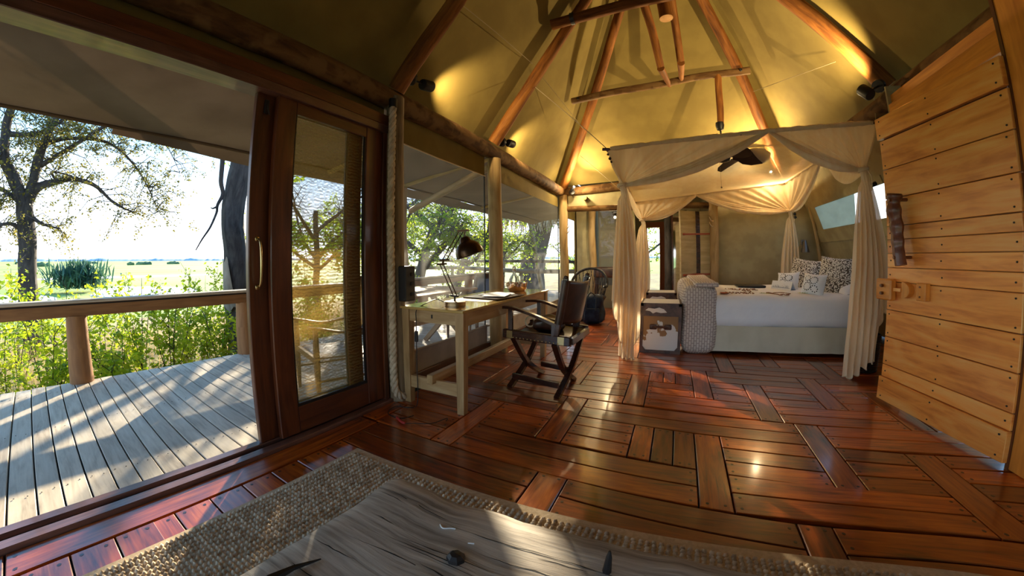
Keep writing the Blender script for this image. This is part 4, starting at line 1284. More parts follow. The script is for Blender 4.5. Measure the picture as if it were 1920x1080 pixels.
for i, (x, y) in enumerate(((1.12, 4.92), (1.60, 4.98))):
    b = MB(); b.tube([(x, y, BZ), (x + .10, y - .06, BZ)], .002, 4)
    for k in range(8):
        p = Vector((x + .012 * k, y - .008 * k, BZ)); s_ = 1 if k % 2 else -1
        b.add([p, p + Vector((.02, s_ * .02, .004)), p + Vector((.035, s_ * .03, .001)), p + Vector((.02, s_ * .005, .001))], [(0, 1, 2, 3)])
    tag(b.build('leaf_sprig', 'leafdark'), ('green leaf sprig on the bed beside the seed words', 'green leaf sprig on the bed in front of the white card')[i], 'sprig')

# ================================================================== COWHIDE TRUNKS
def cowtrunk(x0, x1, y0, y1, H, label, front):
    t_ = thing('travel_trunk', label, 'trunk', ((x0 + x1) / 2, (y0 + y1) / 2, 0))
    body = MB().rbox(((x0 + x1) / 2, (y0 + y1) / 2, H / 2 + .005), (x1 - x0 - .01, y1 - y0 - .01, H - .012), .012, 2).build('body', front, t_, smooth='auto')
    MB().box(x0 + .02, x1 - .02, y0 + .02, y1 - .02, H - .002, H + .003).build('top_hide', 'hidewhite', t_)
    e = MB(); w = .030
    for z0, z1 in ((0.0, w + .005), (H - w, H + .004)):
        for (a, c, d, f) in ((x0 - .004, x1 + .004, y0 - .004, y0 + .02), (x0 - .004, x1 + .004, y1 - .02, y1 + .004), (x0 - .004, x0 + .02, y0, y1), (x1 - .02, x1 + .004, y0, y1)):
            e.box(a, c, d, f, z0, z1)
    for x in ((x0 - .004, x0 + w), (x1 - w, x1 + .004)):
        for y in ((y0 - .004, y0 + w), (y1 - w, y1 + .004)): e.box(x[0], x[1], y[0], y[1], 0, H)
    e.build('leather_edge', 'trunkleather', t_)
    MB().box(x0 - .006, x1 + .006, y0 - .006, y1 + .006, H - .145, H - .125).build('lid_seam', 'trunkleather', t_)
    lf = MB(); lf.box(x0 + .02, x1 - .02, y0 - .003, y0 + .01, H - .145, H); 
    lf.build('lid_band', 'trunkleather', t_)
    MB().add([(x0 + .05 + p[0] * .36, y0 - .0045, H - .115 + p[1] * .07) for p in ((0, .5), (.1, .9), (.3, .8), (.45, 1), (.6, .75), (.7, .2), (.5, .1), (.35, .25), (.25, 0), (.15, .4))], [tuple(range(10))]).build('hide_patch', 'hidewhite', t_)
    for sx in (0, 1):
        b = MB()
        xa = x0 - .005 if sx == 0 else x1 + .005; sg = 1 if sx == 0 else -1
        b.add([(xa, y0 - .008, .0), (xa + sg * .075, y0 - .008, .0), (xa + sg * .075, y0 - .008, .03), (xa + sg * .03, y0 - .008, .085), (xa, y0 - .008, .085)], [(0, 1, 2, 3, 4)])
        b.build('corner_cap', 'trunkleather', t_, solid=.006)
    hx = (x0 + x1) / 2; hz = H - .27
    b = MB()
    for s_ in (-1, 1): b.rbox((hx + s_ * .085, y0 - .014, hz), (.085, .026, .06), .012, 2)
    b.tube(bez([(hx - .09, y0 - .02, hz), (hx - .04, y0 - .038, hz + .004), (hx + .04, y0 - .038, hz + .004), (hx + .09, y0 - .02, hz)], 5), .013, 8)
    b.build('handle', 'trunkleather', t_, smooth='auto')
    b = MB()
    b.rbox((x0 - .010, y0 + .12, H - .135), (.012, .05, .07), .003, 1); b.tube([(x0 - .016, y0 + .12, H - .11), (x0 - .022, y0 + .12, H - .16)], .008, 6)
    b.build('latch', 'iron', t_)
    return t_
cowtrunk(-.30, .165, 4.50, 5.00, .58, 'brown and white cowhide travel trunk standing in front at the foot of the bed', 'hide')
cowtrunk(-.30, .13, 5.62, 6.10, .60, 'dark cowhide travel trunk farther back, partly hidden behind the front trunk', 'trunkleather')

# ================================================================== CANOPY
FL, FR_, BL, BR = Vector((-.61, 4.20, 2.34)), Vector((2.10, 3.90, 2.34)), Vector((-.55, 6.78, 2.08)), Vector((2.02, 6.78, 2.30))
KFL, KFR, KBL, KBR = Vector((-.47, 4.20, 1.91)), Vector((1.93, 3.93, 1.90)), Vector((-.40, 6.48, 1.74)), Vector((2.03, 6.66, 1.83))
fr_ = thing('canopy_frame', 'square pole frame hanging from ropes over the bed', 'bed canopy', (.75, 5.4, 2.33))
for a, c in ((FL, FR_), (FR_, BR), (BR, BL), (BL, FL)):
    MB().tube([a, c], .014, 8).build('frame_pole', 'eavelog', fr_, smooth=True)
    hp_ = [vl(a, c, .012 + .976 * i / 80) + Vector((0, 0, .004 + .007 * math.sin(i * 1.9) * noise.noise(Vector((i * .13, 2, 2))) * 2)) for i in range(81)]
    MB().tube(hp_, [.024 + .007 * noise.noise(Vector((i * .45, 7, a.x))) for i in range(81)], 10, jit=.2).build('hem_sleeve', 'gauze', fr_, smooth=True)
b = MB(); b.tube([FL + Vector((-.06, 0, .01)), FL + Vector((.02, 0, 0))], .018, 8); b.build('pole_end', 'darkwood', fr_)
b = MB(); b.ball(FL + Vector((.0, -.01, -.06)), .014, 8); b.ball(FL + Vector((.02, -.01, -.11)), .018, 8); b.ball(FL + Vector((.035, -.01, -.15)), .014, 8)
b.build('wooden_bead', 'black', fr_, smooth=True)
for a, c in ((FL, (-1.40, 3.93, 3.18)), (FR_, (2.16, 3.98, 2.62)), (BL, (-1.45, 6.5, 2.95)), (BR, (1.75, 6.55, 2.75))):
    MB().tube([a, c], .005, 6).build('hanging_rope', 'wire', fr_)
def swag(T0, T1, K, sag, name, parent, pin=7, amp=.016, out=(0, -1, 0), roll=True):
    """cloth hanging from the pole between T0 (corner) and T1 (middle), gathered at knot K"""
    out = Vector(out)
    def P(u, v):
        w = max(0, (u - .35) / .65)
        T = T0.lerp(T1, u)
        p = T.lerp(K, v)
        L = (T - K).length
        p.z -= sag * w ** 1.5 * 4 * v * (1 - v) * L
        if u < .25: p += (T1 - T0).normalized() * (-.03 * (1 - u / .25) * math.sin(PI * v))
        fold = amp * math.sin(2 * PI * pin * u + .6 * math.sin(5 * u)) * (math.sin(PI * min(1, v * .9 + .06)) ** .7)
        p += out * fold
        p.z += .4 * fold * w
        # converge into the tie
        a = 2 * PI * u * 1.0
        p += Vector((math.cos(a) * .030, math.sin(a) * .030, 0)) * (v ** 6)
        if v < .06: p.z += .012 * math.sin(u * 40) * (1 - v / .06)
        p += out * .008 * noise.noise(p * 6)
        return p
    b = MB(); b.grid(P, 90, 26)
    return b.build(name, 'gauze', parent, smooth=True)
def drop(K, bottom, r1, zend, parent, name='hanging_drop', folds=6, mid=None, seed=0, ax=(1, 0), depth=.05):
    axv = Vector((ax[0], ax[1], 0)); nv = Vector((-ax[1], ax[0], 0))
    bottom = Vector(bottom)
    def P(u, v):
        ze = zend(u)
        z = lerp(K.z + .03, ze, v)
        hgt = (K.z - z) / K.z
        t_ = min(1, max(0, hgt))
        cx = K.lerp(Vector((bottom.x, bottom.y, 0)), t_)
        r = .030 + (r1 - .030) * (math.sin(min(1, t_ * 1.5) * PI / 2)) ** .9
        s_ = 2 * u - 1
        f = math.sin(2 * PI * folds * u + seed) * depth * min(1, t_ * 2.2) * (.7 + .3 * noise.noise(Vector((u * 4, t_ * 1.5, seed))))
        f += .018 * noise.noise(Vector((u * 9, t_ * 3, seed + 4)))
        p = Vector((cx.x, cx.y, z)) + axv * (s_ * r) + nv * f
        p += axv * .02 * noise.noise(Vector((u * 3, t_ * 4, seed + 9))) * t_
        if t_ < .08:
            a = 2 * PI * u
            k = 1 - t_ / .08
            p = p.lerp(Vector((cx.x + math.cos(a) * .032, cx.y + math.sin(a) * .032, z)), k)
        return p
    b = MB(); b.grid(P, 96, 40)
    o = b.build(name, 'gauze', parent, smooth=True)
    # stitched hem along the ragged end
    h = MB(); h.tube([P(i / 90, 1.0) for i in range(91)], .0045, 5)
    h.build('hem', 'cream', o)
    return o
def tie(K, parent):
    b = MB()
    for k, (a0, tilt) in enumerate(((0, .2), (2, -.25))):
        pts = [K + Vector((.045 * math.cos(a), .045 * math.sin(a), .018 * k + tilt * .045 * math.cos(a + a0))) for a in np.linspace(0, 2 * PI, 18)]
        b.tube(pts, .014, 8, cap=False)
    b.tube(bez([K + Vector((.02, -.04, 0)), K + Vector((.05, -.06, -.08)), K + Vector((.04, -.05, -.2))], 5), .006, 6)
    b.build('tie', 'gauze', parent, smooth=True)
MID = Vector((1.08, 4.013, 2.345))
c = thing('bed_curtain', 'cream gauze curtain knotted at the front left canopy corner, trailing beside the cowhide trunk', 'curtain', tuple(KFL), 'knotted gauze curtains of the bed canopy')
swag(FL, MID, KFL, .07, 'front_swag', c)
swag(FL, Vector((-.62, 5.3, 2.33)), KFL, .14, 'side_swag', c, out=(-1, 0, 0), pin=5)
drop(KFL, (-.47, 4.15, 0), .135, lambda u: .02 + .62 * max(0, (1 - u / .5)) ** .8 + .03 * math.sin(u * 30), c, seed=1, folds=5)
drop(KFL + Vector((.02, .03, 0)), (-.40, 4.24, 0), .12, lambda u: .01 + .25 * u ** 2, c, seed=2.2, folds=4)
tie(KFL, c)
c = thing('bed_curtain', 'cream gauze curtain knotted at the front right canopy corner, beside the plank door', 'curtain', tuple(KFR), 'knotted gauze curtains of the bed canopy')
swag(FR_, MID, KFR, .06, 'front_swag', c)
swag(FR_, Vector((2.06, 5.2, 2.33)), KFR, .16, 'side_swag', c, out=(1, 0, 0), pin=5)
drop(KFR, (1.84, 3.80, 0), .15, lambda u: .02 + .20 * max(0, u - .35) ** .7 + .02 * math.sin(u * 25), c, seed=3, folds=5)
drop(KFR + Vector((.03, .03, 0)), (2.03, 3.96, 0), .16, lambda u: .48 + .1 * math.sin(u * 9), c, seed=5, folds=4)
tie(KFR, c)
c = thing('bed_curtain', 'cream gauze curtain knotted at the far left canopy corner, behind the front left one', 'curtain', tuple(KBL), 'knotted gauze curtains of the bed canopy')
swag(BL, Vector((.52, 6.78, 2.17)), KBL, .14, 'back_swag', c, out=(0, 1, 0))
swag(BL, Vector((-.62, 5.3, 2.33)), KBL, .16, 'side_swag', c, out=(-1, 0, 0), pin=5)
drop(KBL, (-.47, 6.40, 0), .16, lambda u: .02 + .2 * (1 - u), c, seed=6, folds=5)
tie(KBL, c)
c = thing('bed_curtain', 'cream gauze curtain knotted at the far right canopy corner, behind the pillows', 'curtain', tuple(KBR), 'knotted gauze curtains of the bed canopy')
swag(BR, Vector((.52, 6.78, 2.17)), KBR, .10, 'back_swag', c, out=(0, 1, 0))
swag(BR, Vector((2.06, 5.2, 2.33)), KBR, .14, 'side_swag', c, out=(1, 0, 0), pin=5)
drop(KBR, (2.02, 6.66, 0), .17, lambda u: .5, c, seed=7, folds=5)
tie(KBR, c)

def bundle(K, T, sag, parent, r=.03, off=(0, -.02, -.01)):
    for k in range(3):
        o_ = Vector(off) * (k - 1) + Vector((0, 0, -.028 * (k - 1)))
        pts = [K.lerp(T, t_) + o_ * math.sin(PI * t_) + Vector((0, 0, -sag * 4 * t_ * (1 - t_))) for t_ in np.linspace(0, 1, 24)]
        MB().tube(pts, [r * (.55 + .6 * math.sin(PI * i / 23) * (.8 + .2 * math.sin(i + k))) for i in range(24)], 10, jit=.35, seed=k * 3 + K.x).build('gathered_fold', 'gauze', parent, smooth=True)
cur = [o for o in C.objects if o.name.startswith('bed_curtain') and o.type == 'EMPTY']
bundle(KFL, MID, .085, cur[0]); bundle(KFR, MID, .075, cur[1])
bundle(KBL, Vector((.52, 6.76, 2.15)), .06, cur[2]); bundle(KBR, Vector((.52, 6.76, 2.15)), .10, cur[3]); bundle(KBR, Vector((2.05, 5.25, 2.31)), .10, cur[3], off=(-.02, 0, -.01))
# gauze roof of the canopy, lifted to a point at the fan pole
PK = Vector((.81, 5.3, 2.74))
def topP(u, v):
    e = FL.lerp(FR_, u).lerp(BL.lerp(BR, u), v)
    d = max(abs(u - .5), abs(v - .42) / (.58 if v > .42 else .42) * .5) * 2
    d = min(1, d)
    lift = (1 - d) ** 2.6
    return Vector((e.x, e.y, lerp(e.z - .05 * math.sin(PI * d), PK.z, lift) + .006 * noise.noise(e * 3)))
MB().grid(topP, 40, 40).build('gauze_roof', 'sheer', fr_, smooth=True)
# ceiling fan under its pole
fn = thing('ceiling_fan', 'dark brown ceiling fan hanging inside the bed canopy', 'fan', (.80, 5.3, 2.4))
log('fan_pole', (.87, 5.30, 3.62), (.81, 5.30, 2.88), .05, .045, 'rafter', 'x', seed=31, wob=.004)
fp = bpy.data.objects['fan_pole']; fp.parent = fn; fp.matrix_parent_inverse = Matrix.Translation(fn.location).inverted()
for k in ('label', 'category'): del fp[k]
MB().lathe([(.055, 2.90), (.06, 2.86), (.045, 2.80), (.012, 2.79), (.012, 2.50), (.09, 2.49), (.105, 2.44), (.09, 2.37), (.03, 2.35)], (.80, 5.3, 0), 20).build('motor', 'black', fn, smooth='auto')
for k in range(5):
    a = R(-4 + 72 * k)
    d = Vector((math.cos(a), math.sin(a), 0)); q = Vector((-d.y, d.x, 0))
    ctr = Vector((.80, 5.3, 2.40))
    out = [(.12, .03), (.18, .06), (.26, .15), (.38, .19), (.52, .17), (.61, .06), (.61, -.05), (.52, -.15), (.38, -.18), (.26, -.14), (.18, -.06), (.12, -.03)]
    vs = [ctr + d * r_ + q * w + Vector((0, 0, -w * .36)) for r_, w in out]
    MB().add(vs, [tuple(range(len(vs)))]).build('blade', 'fanblade', fn, solid=.008)
b = MB(); b.tube([(.74, 5.25, 2.35), (.74, 5.25, 2.02)], .002, 4); b.ball((.74, 5.25, 2.01), .012, 8); b.build('pull_cord', 'wire', fn)

# ================================================================== SPOTLIGHTS
def spotlight(label, mount, can, aim, power, size=R(75), cansz=.05, group='black spotlights on the rafters', bulb=False):
    m = Vector(mount); c_ = Vector(can); aim = Vector(aim)
    t_ = thing('spotlight', label, 'spotlight', mount, group)
    d = (aim - c_).normalized()
    q = d.to_track_quat('Z', 'Y').to_matrix()
    w = (c_ - m).normalized().to_track_quat('Z', 'Y').to_matrix()
    MB().lathe([(.0, -.03), (.055, -.03), (.06, -.01), (.055, .012), (.0, .014)], m, 20, w, close=False).build('mount', 'black', t_, smooth='auto')
    MB().tube([m, c_], .009, 8).build('arm', 'black', t_)
    MB().lathe([(.0, -.06), (cansz * .9, -.06), (cansz, -.05), (cansz, .06), (cansz * .9, .06), (cansz * .85, .02), (0, .02)], c_, 20, q, close=False).build('can', 'black', t_, smooth='auto')
    if bulb:
        b = MB(); b.ball(c_ + d * .05, .018, 12); b.build('bulb', 'bulb', t_, smooth=True)
        pl = bpy.data.lights.new('bulb_light', 'POINT'); pl.energy = 14; pl.color = (1.0, .76, .42); pl.shadow_soft_size = .03
        po = bpy.data.objects.new('bulb_light', pl); C.objects.link(po); po.parent = t_; po.location = c_ + d * .09 + Vector((0, -.02, -.03)) - m
    l = bpy.data.lights.new('lamp_light', 'SPOT'); l.energy = power; l.spot_size = size; l.spot_blend = .8; l.color = (1.0, .74, .36); l.shadow_soft_size = .03
    o = bpy.data.objects.new('lamp_light', l); C.objects.link(o); o.parent = t_
    o.location = c_ + d * .075 - m
    o.rotation_euler = (-d).to_track_quat('Z', 'Y').to_euler()
SG = None
spotlight('black spotlight on the rafter above the rope', (-1.86, 2.27, 2.63), (-1.82, 2.42, 2.62), (-1.74, 3.62, 2.86), 50, size=R(80))
spotlight('black spotlight on the rafter above the middle window post', (-1.87, 4.07, 2.56), (-1.82, 4.2, 2.57), (-1.72, 6.0, 2.80), 70, size=R(85))
spotlight('black spotlight at the foot of the right rafter, above the plank door', (1.99, 3.56, 2.56), (1.82, 3.46, 2.47), (1.55, 4.25, 3.3), 110, size=R(100))
spotlight('small spotlight with bare glowing bulb in the far left corner', (-1.72, 6.86, 2.36), (-1.68, 6.75, 2.40), (-.95, 6.3, 3.05), 90, size=R(110), bulb=True, cansz=.03)
spotlight('small glowing spotlight seen under the canopy at the far right corner', (1.86, 6.86, 2.40), (1.80, 6.72, 2.44), (1.35, 6.2, 3.1), 165, size=R(120), bulb=True, cansz=.03)
spotlight('small glowing spotlight in the far room, beside the front left curtain', (-1.02, 7.62, 2.0), (-1.0, 7.55, 1.90), (-1.1, 6.5, 2.1), 12, bulb=True, cansz=.03, size=R(110))
# roof wires
def wire(a, b_, label, r=.0035, sag=.0):
    pts = [vl(a, b_, t_) - Vector((0, 0, sag * 4 * t_ * (1 - t_))) for t_ in np.linspace(0, 1, 9)]
    tag(MB().tube(pts, r, 5).build('roof_wire', 'wire'), label, 'wire')
wire((-1.43, 2.3, 3.27), (-1.36, 3.86, 3.42), 'pale bracing wire running up to the middle left rafter')
wire((-1.36, 3.98, 3.40), (-1.15, 5.45, 3.08), 'pale bracing wire crossing the canvas between the two left rafters')
wire((1.86, 4.0, 3.02), (1.30, 5.3, 3.30), 'thin pale bracing wire on the right side of the roof')

# ================================================================== SMALL ROOM THINGS
def hooks(x, y, z, label, s_=1):
    b = MB()
    for k in (0, 1):
        zz_ = z - .09 * k
        b.tube(bez([(x, y, zz_), (x + .03 * s_, y - .07, zz_ + .0), (x + .06 * s_, y - .10, zz_ + .03), (x + .07 * s_, y - .09, zz_ + .07)], 5), [.012 - .0004 * i for i in range(16)], 6)
    tag(b.build('antler_hook', 'antler', smooth=True), label, 'hook')
hooks(-1.85, 6.92, 1.67, 'antler coat hooks fixed to the far left corner post')
hooks(.80, 6.925, 1.72, 'antler coat hook fixed to the pale post behind the bed', -1)
rl = thing('reading_lamp', 'small metal reading lamp with bell shade in the dark corner behind the pillows', 'lamp', (2.36, 7.09, 1.33))
b = MB(); b.tube([(2.36, 7.09, 1.34), (2.36, 6.98, 1.36), (2.35, 6.93, 1.35)], .01, 8); b.rbox((2.36, 7.085, 1.34), (.06, .02, .09), .006, 1); b.build('wall_bracket', 'chrome', rl)
MB().lathe([(.018, 1.37), (.03, 1.34), (.045, 1.28), (.07, 1.20), (.074, 1.17), (.07, 1.17), (.04, 1.27), (.0, 1.30)], (2.345, 6.92, 0), 20, close=False).build('shade', 'chrome', rl, smooth='auto')
bn = thing('waste_bin', 'black ribbed waste bin between the bed and the plank door', 'bin', (2.04, 4.08, 0))
prof = []
for k in range(18): prof += [(.135 + .002 * k / 2, .02 * k + .004), (.141 + .002 * k / 2, .02 * k + .014)]
MB().lathe([(.0, .001), (.13, .001)] + prof + [(.155, .365), (.145, .365), (.13, .02), (0, .02)], (2.02, 4.12, 0), 28, close=False).build('ribbed_body', 'blackgloss', bn, smooth='auto')
# folding timber screen beyond the bed foot
sc_ = thing('folding_screen', 'pale timber folding screen with two rust red straps behind the bed foot', 'screen', (.5, 7.05, 0))
def spanel(a, c, z1, name='panel', mat='screenwood'):
    MB().bar((a[0], a[1], z1 / 2 + .01), (c[0], c[1], z1 / 2 + .01), .035, z1).build(name, mat, sc_)
spanel((.22, 6.78), (.50, 7.05), 1.90)
spanel((.495, 7.05), (.58, 7.06), 1.90, 'edge_strip', 'darkwood')
spanel((.57, 7.06), (.76, 7.06), 1.90)
for z in (1.50, .80):
    MB().bar((.30, 6.83, z), (.50, 7.02, z + .01), .012, .03).build('strap', 'strap', sc_)
    MB().bar((.50, 7.025, z + .01), (.76, 7.03, z + .01), .012, .03).build('strap', 'strap', sc_)
    b = MB(); b.ball((.285, 6.80, z), .022, 8); b.build('strap_knot', 'strap', sc_, smooth=True)
tag(log('dark_post', (.02, 8.6, 0), (.02, 8.6, 2.6), .085, .085, 'bark', 'dark square-looking post beside the far orange doorway', 'post', seed=40, wob=.005), 'dark post beside the far orange doorway', 'post')
mr = thing('mirror', 'tall narrow dark framed mirror between the far post and the timber screen', 'mirror', (.24, 8.4, 1.2))
plain('mirrorglass', (.6, .6, .6), .05, 1.0)
MB().rbox((.26, 8.42, 1.15), (.34, .03, 1.9), .004, 1).build('frame', 'darkwood', mr)
MB().box(.13, .35, 8.398, 8.402, .25, 2.05).build('glass', 'mirrorglass', mr)
cs = thing('luggage_chest', 'dark leather chest on a stand behind the wicker chair', 'chest', (-1.25, 8.0, .6))
MB().rbox((-1.25, 8.0, .80), (.55, .35, .22), .03, 3).build('body', 'leather', cs, smooth='auto')
for x in (-1.48, -1.02):
    for y in (7.88, 8.12): MB().box(x - .02, x + .02, y - .02, y + .02, 0, .69).build('leg', 'darkwood', cs)
# small logs and bracket lamp above the passage
log('cut_log', (-1.48, 6.86, 2.235), (-1.48, 7.6, 2.26), .045, .045, 'eavelog', 'short log with pale sawn end poking out above the far passage', seed=41)
MB().lathe([(.044, 0), (.044, .004)], (-1.48, 6.858, 2.235), 16, Matrix.Rotation(R(90), 3, 'X')).build('sawn_end', 'endgrain', bpy.data.objects['cut_log'])
log('cut_log', (-1.2, 7.2, 2.22), (-.75, 7.2, 2.24), .03, .03, 'rafter', 'thin orange offcut pole above the far passage', seed=42)
fm = struct(MB().box(-1.49, -.95, 8.31, 8.325, .5, 2.2).build('window_4', 'densemesh')); fm['_w'] = (0, 0, 0)
MB().box(-.95, -.68, 8.31, 8.33, 0, 2.5).build('side_canvas', 'wallcanvas', fm)
MB().box(-1.60, -.68, 8.31, 8.33, 2.2, 2.6).build('side_canvas', 'wallcanvas', fm)
MB().box(-1.50, -.93, 8.3, 8.32, 0, .5).build('sill_panel', 'wallcanvas', fm)

# wicker armchair with a backpack in front
wc = thing('wicker_armchair', 'black wicker tub armchair in the far left passage', 'chair', (-1.38, 6.62, 0))
WX, WY = -1.38, 6.66
b = MB(); b.tube([(WX + .33 * math.cos(a), WY + .26 * math.sin(a), .60 + .31 * max(0, math.sin(a)) ** .8 if True else 0) for a in np.linspace(-.45, PI + .45, 34)], .024, 8)
b.build('rim', 'wicker', wc, smooth=True)
lat = MB()
for sgn in (-1, 1):
    for k in range(16):
        a0 = -.4 + k * (PI + .8) / 16
        pts = []
        for j in range(7):
            a = a0 + sgn * .05 * j
            top = .60 + .31 * max(0, math.sin(a)) ** .8
            z = lerp(.40, top, j / 6)
            r_ = lerp(.82, 1, j / 6)
            pts.append((WX + .33 * r_ * math.cos(a), WY + .26 * r_ * math.sin(a), z))
        lat.tube(pts, .006, 4)
lat.build('lattice_back', 'wicker', wc, kind='stuff')
MB().lathe([(.30, .38), (.32, .41), (.30, .44), (0, .44)], (WX, WY, 0), 24, Matrix.Diagonal((1, .8, 1)), close=False).build('seat', 'wicker', wc, smooth='auto')
bb_ = MB()
for k in range(22):
    a = 2 * PI * k / 22
    bb_.tube([(WX + .30 * math.cos(a), WY + .24 * math.sin(a), .40), (WX + .19 * math.cos(a + .3), WY + .15 * math.sin(a + .3), .20), (WX + .28 * math.cos(a + .6), WY + .22 * math.sin(a + .6), .012)], .009, 5)
bb_.lathe([(.26, .0), (.30, .0), (.30, .03), (.26, .03)], (WX, WY, 0), 24, Matrix.Diagonal((1, .8, 1)))
bb_.build('woven_base', 'wicker', wc)
bp_ = thing('backpack', 'dark navy backpack leaning against the wicker armchair', 'bag', (-1.22, 6.25, .0))
puff((-1.22, 6.25, .24), (.36, .24, .46), .10, 14, amp=.05, fr=5, seed=5).build('body', 'navy', bp_, smooth=True)
puff((-1.20, 6.11, .17), (.26, .08, .22), .035, 8, amp=.02, fr=5, seed=6).build('front_pocket', 'navy', bp_, smooth=True)
b = MB(); b.tube(bez([(-1.30, 6.2, .46), (-1.24, 6.18, .53), (-1.16, 6.2, .46)], 5), .010, 6); b.build('grab_loop', 'black', bp_)
for s_ in (-.08, .08):
    b = MB(); b.tube(bez([(-1.22 + s_, 6.12, .44), (-1.22 + s_, 6.09, .34), (-1.22 + s_, 6.07, .24)], 4), .009, 6); b.build('compression_strap', 'black', bp_)

# ================================================================== OUTSIDE
GZ = -0.95
gp = sroot('ground')
MB().add([(-1500, -1500, GZ), (600, -1500, GZ), (600, 1500, GZ), (-1500, 1500, GZ)], [(0, 1, 2, 3)]).build('grass_plain', 'plain', gp)
b = MB()
def bankP(u, v):
    x = lerp(-17, 30, u); y = lerp(-22, 45, v)
    z = GZ + .12 + .10 * noise.noise(Vector((x * .5, y * .5, 0)))
    if u < .08: z = lerp(GZ - .1, z, u / .08)
    return Vector((x + (1.6 * noise.noise(Vector((y * .3, 1, 1))) if u < .1 else 0), y, z))
b.grid(bankP, 50, 60); b.build('dry_bank', 'soil', gp, smooth=True)
# awning over the deck
aw = thing('awning', 'brown canvas awning stretched over the outdoor deck', 'awning', (-3.3, 4, 2.7))
def awP(u, v):
    x = lerp(-2.05, -4.62, u); y = lerp(-3.0, 13.5, v)
    z = lerp(2.86, 2.52, u) - .05 * math.sin(PI * u) + .018 * noise.noise(Vector((x * .8, y * .6, 0))) + .004 * math.sin(y * 3 + u * 4)
    return Vector((x, y, z))
MB().grid(awP, 16, 60).build('canvas', 'awning', aw, smooth=True)
MB().tube([awP(1, v) + Vector((0, 0, -.01)) for v in np.linspace(0, 1, 30)], .022, 8).build('edge_roll', 'awning', aw, smooth=True)
def flapP(u, v):
    x = lerp(-4.62, -4.66 - .35 * min(1, v * 6), u); y = lerp(.6, 13.5, v)
    return Vector((x, y, lerp(2.50, 2.42, u) + .03 * noise.noise(Vector((x, y * .7, 2)))))
MB().grid(flapP, 6, 40).build('outer_flap', 'awning', aw, smooth=True)
for i, y in enumerate((3.6, 5.25, 8.6)):
    MB().tube([(-2.1, y, 2.80), (-4.6, y, 2.46)], .035, 10, jit=.1, seed=i).build('spar', 'palepost', aw, smooth='auto')
log('awning_post', (-4.42, 5.26, -.05), (-4.44, 5.22, 2.44), .075, .07, 'outwood', 'sunlit awning post on the deck beyond the first mesh window', 'post', seed=51)
log('awning_brace', (-4.40, 5.40, 2.02), (-2.12, 4.2, 2.30), .055, .05, 'outwood', 'diagonal awning brace seen through the first mesh window', 'brace', seed=52)
# railing
rlg = thing('deck_railing', 'chunky timber railing along the edge of the grey deck', 'railing', (-4.4, 2, 0))
MB().rbox((-4.40, 3.1, .655), (.055, 12.4, .125), .006, 1).build('rail_board', 'railwood', rlg)
MB().rbox((-4.41, 3.1, .735), (.15, 12.4, .030), .006, 1).build('cap_rail', 'deck', rlg)
MB().box(-4.375, -4.366, -3.1, 9.3, .70, .712).build('groove', 'gap', rlg)
for i, y in enumerate((-1.6, .30, 2.13, 3.95, 5.8, 7.6, 9.2)):
    MB().tube([(-4.43, y, -.9), (-4.43, y, -.04), (-4.43, y, .3), (-4.43, y, .60)], [.115, .112, .105, .098], 14, jit=.08, seed=i).build('post', 'railwood', rlg, smooth='auto')
lr = thing('log_railing', 'pale log railing on the far end of the deck, seen through the second mesh window', 'railing', (-6, 11.5, 0))
MB().tube(logpts((-9.5, 11.8, .74), (-2.2, 11.8, .66), 12, .04, 3), .07, 10, jit=.15).build('rail', 'palebark', lr, smooth='auto')
MB().tube(logpts((-9.5, 11.9, 1.05), (-2.2, 12.2, .95), 12, .04, 5), .05, 10, jit=.15).build('rail', 'bark', lr, smooth='auto')
for x in (-9, -7.6, -6.2, -4.8, -3.4, -2.4):
    MB().tube([(x, 11.8, GZ), (x, 11.8, .7)], .06, 8, jit=.1, seed=x).build('post', 'palebark', lr, smooth='auto')

# deck furniture
def deck_chair(label):
    t_ = thing('safari_chair', label, 'chair', (0, 0, 0), 'timber armchairs on the deck')
    for x in (-.27, .27):
        for y in (-.25, .25):
            b = MB(); b.tube([(x, y, 0), (x, y, .12), (x * 1.0, y, .34), (x, y, .62 if y < 0 else .44)], [.014, .02, .028, .022], 8)
            b.build('leg', 'chairwood_shaded', t_, smooth='auto')
        b = MB()
        pts = bez([(x, -.31, .635), (x, -.2, .615), (x, 0, .575), (x, .22, .60), (x, .28, .62)], 5)
        for p, q in zip(pts[:-1], pts[1:]): b.bar(p, q + (q - p) * .05, .05, .018)
        b.build('armrest', 'chairwood_shaded', t_)
        b = MB(); b.tube([(x, -.25, .20), (x, .25, .20)], .010, 6); b.build('stretcher', 'chairwood_shaded', t_)
        b = MB(); b.bar((x, .25, .40), (x * .95, .40, .90), .03, .035, up=(1, 0, 0)); b.build('back_post', 'chairwood_shaded', t_)
    b = MB(); b.bar((-.27, -.25, .37), (.27, -.25, .37), .03, .045); b.build('front_rail', 'chairwood_shaded', t_)
    MB().grid(lambda u, v: Vector((lerp(-.26, .26, u), lerp(-.25, .25, v), .385 - .03 * math.sin(PI * u) - .02 * v)), 8, 6).build('seat', 'leather', t_, smooth=True, solid=.008)
    MB().grid(lambda u, v: Vector((lerp(-.255, .255, u), .27 + .13 * v + .03 * math.sin(PI * u), lerp(.46, .90, v))), 8, 6).build('backrest', 'leather', t_, smooth=True, solid=.008)
    return t_
c0 = deck_chair('dark leather and timber armchair on the deck, seen through the sliding door screen')
c0.location = (-2.52, 2.02, -.035); c0.rotation_euler = (0, 0, R(-18))
def copy_thing(root, loc, rz, label):
    r = root.copy(); C.objects.link(r); r.location = loc; r.rotation_euler = (0, 0, rz); r['label'] = label
    for ch in list(root.children):
        q = ch.copy(); C.objects.link(q); q.parent = r
        for g_ in ch.children:
            w = g_.copy(); C.objects.link(w); w.parent = q
    return r
